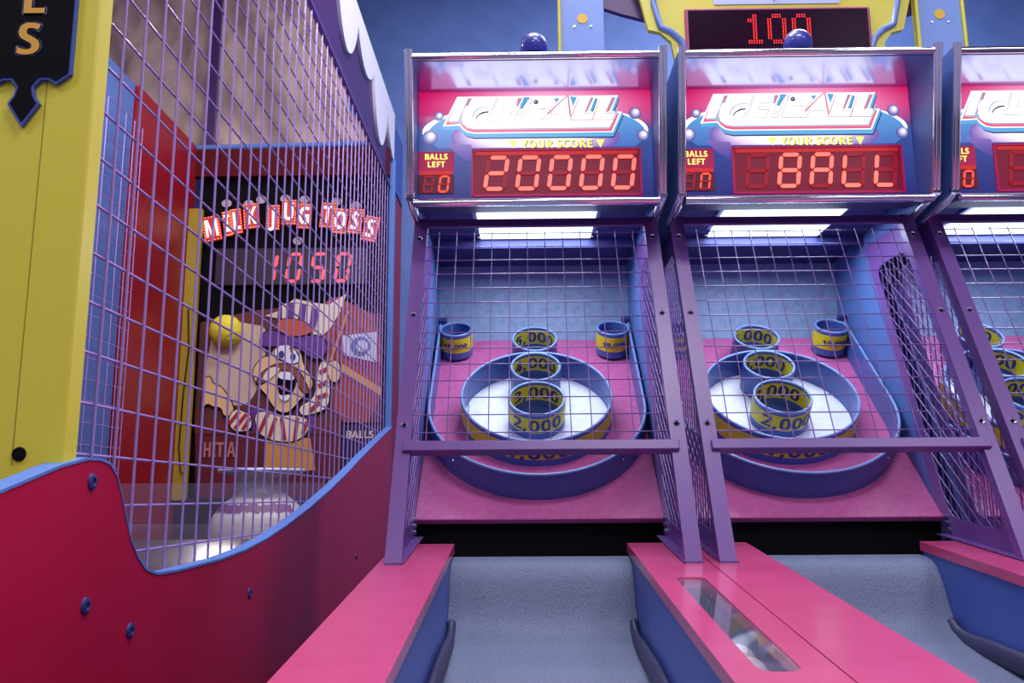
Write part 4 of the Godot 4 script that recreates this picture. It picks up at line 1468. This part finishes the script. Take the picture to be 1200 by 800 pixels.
	layer(art, "waistcoat", smooth_poly(poly([0.03, 0.42, 0.1, 0.44, 0.15, 0.41, 0.14, 0.33, 0.08, 0.29]), 1), 2, hat)
	layer(art, "tent", smooth_poly(poly(L.tent), 1), 0, tent_red)
	layer(art, "tent_band", poly(L.tent_band), 1, flat(rgb(150, 30, 84), 0.5))
	layer(art, "tent_stripe", poly(L.tent_stripe), 1, flat(rgb(220, 160, 80), 0.5))
	layer(art, "poster", poly(L.poster), 2, flat(rgb(206, 212, 224), 0.5))
	layer(art, "poster_ring", disc(Vector2(0.37, 0.765), 0.05), 3, flat(rgb(92, 110, 170), 0.5))
	layer(art, "poster_ring", disc(Vector2(0.378, 0.765), 0.03), 4, flat(rgb(206, 212, 224), 0.5))
	layer(art, "dust_cloud", smooth_poly(poly(L.cloud)), 0, tan)
	layer(art, "hand", smooth_poly(poly(L.hand), 1), 3, M.skin)
	layer(art, "cane", poly(L.cane), 3, orange)
	layer(art, "raised_sleeve", smooth_poly(poly(L.arm), 1), 3, M.cream)
	layer(art, "fist", smooth_poly(poly(L.fist), 2), 4, M.skin)
	layer(art, "barrel", poly(L.barrel), 2, orange)
	layer(art, "shirt", smooth_poly(poly(L.torso), 1), 3, M.cream)
	layer(art, "sleeve", smooth_poly(poly(L.sleeve), 1), 4, M.cream)
	for e in [[-0.285, 0.37, -0.235, 0.435], [-0.255, 0.345, -0.2, 0.42], [-0.215, 0.34, -0.18, 0.4], [-0.13, 0.33, -0.09, 0.425], [-0.08, 0.30, -0.05, 0.4], [0.0, 0.29, -0.02, 0.4], [0.05, 0.29, 0.06, 0.4], [0.09, 0.32, 0.11, 0.38], [0.155, 0.5, 0.21, 0.52], [0.16, 0.56, 0.21, 0.585], [0.165, 0.63, 0.205, 0.65], [0.12, 0.43, 0.17, 0.48]]:
		var a := Vector2(e[0], e[1])
		var b := Vector2(e[2], e[3])
		var nrm := (b - a).orthogonal().normalized() * 0.009
		layer(art, "red_stripe", PackedVector2Array([a - nrm, b - nrm, b + nrm, a + nrm]), 5, stripe)
	layer(art, "face", smooth_poly(poly(L.face)), 4, M.skin)
	layer(art, "hat_crown", smooth_poly(poly(L.crown), 1), 4, hat)
	for e in [[-0.042, 0.988, -0.019, 0.992, -0.021, 0.915, -0.036, 0.909], [0.021, 0.992, 0.051, 0.99, 0.044, 0.908, 0.026, 0.912], [0.086, 0.984, 0.112, 0.973, 0.105, 0.883, 0.08, 0.893]]:
		layer(art, "hat_stripe", poly(e), 5, M.cream)
	layer(art, "hat_brim", smooth_poly(poly(L.brim)), 5, hat)
	layer(art, "hat_band", smooth_poly(poly(L.hatband), 1), 6, flat(rgb(206, 84, 52), 0.5))
	layer(art, "eyes", smooth_poly(poly(L.eyes)), 5, M.white)
	layer(art, "pupil", disc(Vector2(-0.033, 0.723), 0.014, 16, 0.02), 6, M.ink)
	layer(art, "pupil", disc(Vector2(0.027, 0.71), 0.014, 16, 0.018), 6, M.ink)
	layer(art, "eyebrow", poly([0.005, 0.76, 0.02, 0.725, 0.03, 0.725, 0.018, 0.765]), 6, brown)
	layer(art, "moustache", smooth_poly(poly(L.moustache)), 5, brown)
	layer(art, "cheek", smooth_poly(poly([-0.13, 0.6, -0.09, 0.66, -0.03, 0.655, -0.06, 0.62, -0.1, 0.585])), 6, M.cream)
	layer(art, "mouth", smooth_poly(poly(L.mouth)), 6, M.black)
	layer(art, "teeth", smooth_poly(poly(L.teeth), 1), 7, M.white)
	layer(art, "tongue", smooth_poly(poly(L.tongue), 1), 7, stripe)
	layer(art, "lower_teeth", smooth_poly(poly(L.lower_teeth), 1), 7, M.white)
	layer(art, "ball_box", poly(L.ball_box), 2, flat(rgb(40, 26, 60), 0.4))
	put_mesh(text_mesh("BALLS", 0.036, 0.003), "box_lettering", M.cream, art, Transform3D(Basis(), Vector3(0.378, 0.312 + H, -1.384)))
	put_mesh(text_mesh("HIT A", 0.062, 0.003), "scrawled_lettering", flat(rgb(196, 120, 120), 0.5), art, Transform3D(Basis().scaled(Vector3(0.75, 1.2, 1)), Vector3(-0.335, 0.24 + H, -1.39)))
	# fuzzy yellow ball in relief
	st = begin()
	var noise := FastNoiseLite.new()
	noise.seed = 7
	noise.frequency = 30.0
	st.set_smooth_group(0)
	var sph := func(i: int, j: int) -> Vector3:
		var d := Vector3(sin(PI * j / 28.0) * cos(TAU * (i % 48) / 48.0), cos(PI * j / 28.0), sin(PI * j / 28.0) * sin(TAU * (i % 48) / 48.0))
		return d * (0.082 + 0.006 * noise.get_noise_3dv(d * 2.0))
	for i in 48:
		for j in 28:
			quad(st, sph.call(i, j), sph.call(i + 1, j), sph.call(i + 1, j + 1), sph.call(i, j + 1))
	put(st, "relief_ball", flat(rgb(238, 222, 60), 0.8), art, Transform3D(Basis(), Vector3(-0.32, 0.846 + H, -1.36)))
	# marquee lettering on red tiles with bulbs
	var lit := glow(Color(1.0, 0.93, 0.9), 0.75)
	var tile := glow(rgb(190, 30, 30), 0.35)
	var dotm := glow(Color(1.0, 0.62, 0.42), 0.7)
	for e in [["M", -0.428, 1.397, 0.094, 0.21], ["I", -0.347, 1.423, 0.046, 0.17], ["L", -0.3, 1.436, 0.06, 0.14], ["K", -0.222, 1.464, 0.084, 0.1], ["J", -0.104, 1.455, 0.066, 0.03], ["U", -0.023, 1.483, 0.078, 0.0], ["G", 0.059, 1.461, 0.078, -0.04], ["T", 0.182, 1.465, 0.078, -0.08], ["O", 0.249, 1.432, 0.074, -0.1], ["S", 0.33, 1.431, 0.074, -0.14], ["S", 0.411, 1.388, 0.08, -0.2]]:
		var o := Node3D.new()
		o.name = "sign_letter"
		t.add_child(o, true)
		o.transform = Transform3D(Basis(Vector3(0, 0, 1), e[4]), Vector3(e[1], e[2] + H, -1.375))
		st = begin()
		box(st, Vector3.ZERO, Vector3(e[3], 0.138, 0.012), Basis(), 0.002)
		put(st, "tile_sign", tile, o)
		put_mesh(text_mesh(e[0], 0.078, 0.003), "letter_sign", lit, o, Transform3D(Basis().scaled(Vector3(0.82, 1.2, 1)), Vector3(0, 0, 0.0075)))
		st = begin()
		var w: float = e[3] / 2 - 0.006
		for k in 9:
			var y := -0.063 + 0.126 * k / 8.0
			for x in [-w, w]:
				lathe(st, [Vector2(0.0045, 0), Vector2(0.003, 0.003), Vector2(0, 0.004)], 6, Transform3D(Basis(Vector3(1, 0, 0), PI / 2), Vector3(x, y, 0.006)))
		for k in range(1, 5):
			for y in [-0.063, 0.063]:
				lathe(st, [Vector2(0.0045, 0), Vector2(0.003, 0.003), Vector2(0, 0.004)], 6, Transform3D(Basis(Vector3(1, 0, 0), PI / 2), Vector3(lerpf(-w, w, k / 5.0), y, 0.006)))
		put(st, "bulb_border", dotm, o).set_meta("kind", "stuff")
	for e in [[-0.365, 1.556], [-0.246, 1.552], [-0.181, 1.575], [-0.053, 1.579], [0.05, 1.573], [0.22, 1.56], [0.323, 1.538], [0.023, 1.345]]:
		layer(art, "puff", disc(Vector2(e[0], e[1] - 0.012), 0.027, 14, 0.022), 0, flat(rgb(190, 170, 180), 0.6))
	# score window
	var disp := Node3D.new()
	disp.name = "score_display"
	t.add_child(disp, true)
	st = begin()
	box(st, Vector3(0.0, 1.19 + H, -1.385), Vector3(0.80, 0.2, 0.02), Basis(), 0.003)
	put(st, "display_pane", flat(rgb(44, 20, 50), 0.55), disp)
	digits(disp, ["1", "0", "5", "0"], -0.145, 1.108 + H, -1.373, 0.128, 0.062, 0.145, 0.017, glow(Color(1.0, 0.3, 0.32), 0.75), null)

func build_jug() -> void:
	var t := thing("milk_can", "off-white milk can with flared mouth standing inside the wire cage", "milk can", Vector3(-1.105, -0.239 + H, -3.7))
	var st := begin()
	lathe(st, [Vector2(0, 0), Vector2(0.19, 0.0), Vector2(0.2, 0.012), Vector2(0.2, 0.10), Vector2(0.197, 0.15), Vector2(0.18, 0.185), Vector2(0.145, 0.222), Vector2(0.115, 0.245), Vector2(0.104, 0.262), Vector2(0.102, 0.30), Vector2(0.112, 0.325), Vector2(0.14, 0.342)], 48)
	put(st, "body", M.jug, t)
	st = begin()
	lathe(st, [Vector2(0.14, 0.336), Vector2(0.176, 0.344), Vector2(0.18, 0.352), Vector2(0.176, 0.36), Vector2(0.13, 0.358), Vector2(0.10, 0.33), Vector2(0.09, 0.25)], 48)
	put(st, "mouth", flat(rgb(200, 212, 232), 0.35), t)
	# ragged printed band on the shoulder
	st = begin()
	var rng := RandomNumberGenerator.new()
	rng.seed = 11
	st.set_smooth_group(0)
	var prof := func(f: float) -> Vector2: return Vector2(0.198, 0.152).lerp(Vector2(0.147, 0.2235), f)
	var lo := []
	var hi := []
	for k in 61:
		lo.append(rng.randf_range(0.28, 0.45))
		hi.append(rng.randf_range(0.72, 0.9))
	for k in 60:
		var a0 := -1.1 + 2.2 * k / 60.0
		var a1 := -1.1 + 2.2 * (k + 1) / 60.0
		var c := []
		for e in [[a0, lo[k]], [a1, lo[k + 1]], [a1, hi[k + 1]], [a0, hi[k]]]:
			var pr: Vector2 = prof.call(e[1])
			c.append(Vector3(sin(e[0]) * (pr.x + 0.004), pr.y + 0.004, cos(e[0]) * (pr.x + 0.004)))
		quad(st, c[0], c[1], c[2], c[3])
	put(st, "printed_band", flat(rgb(120, 60, 112), 0.5), t)
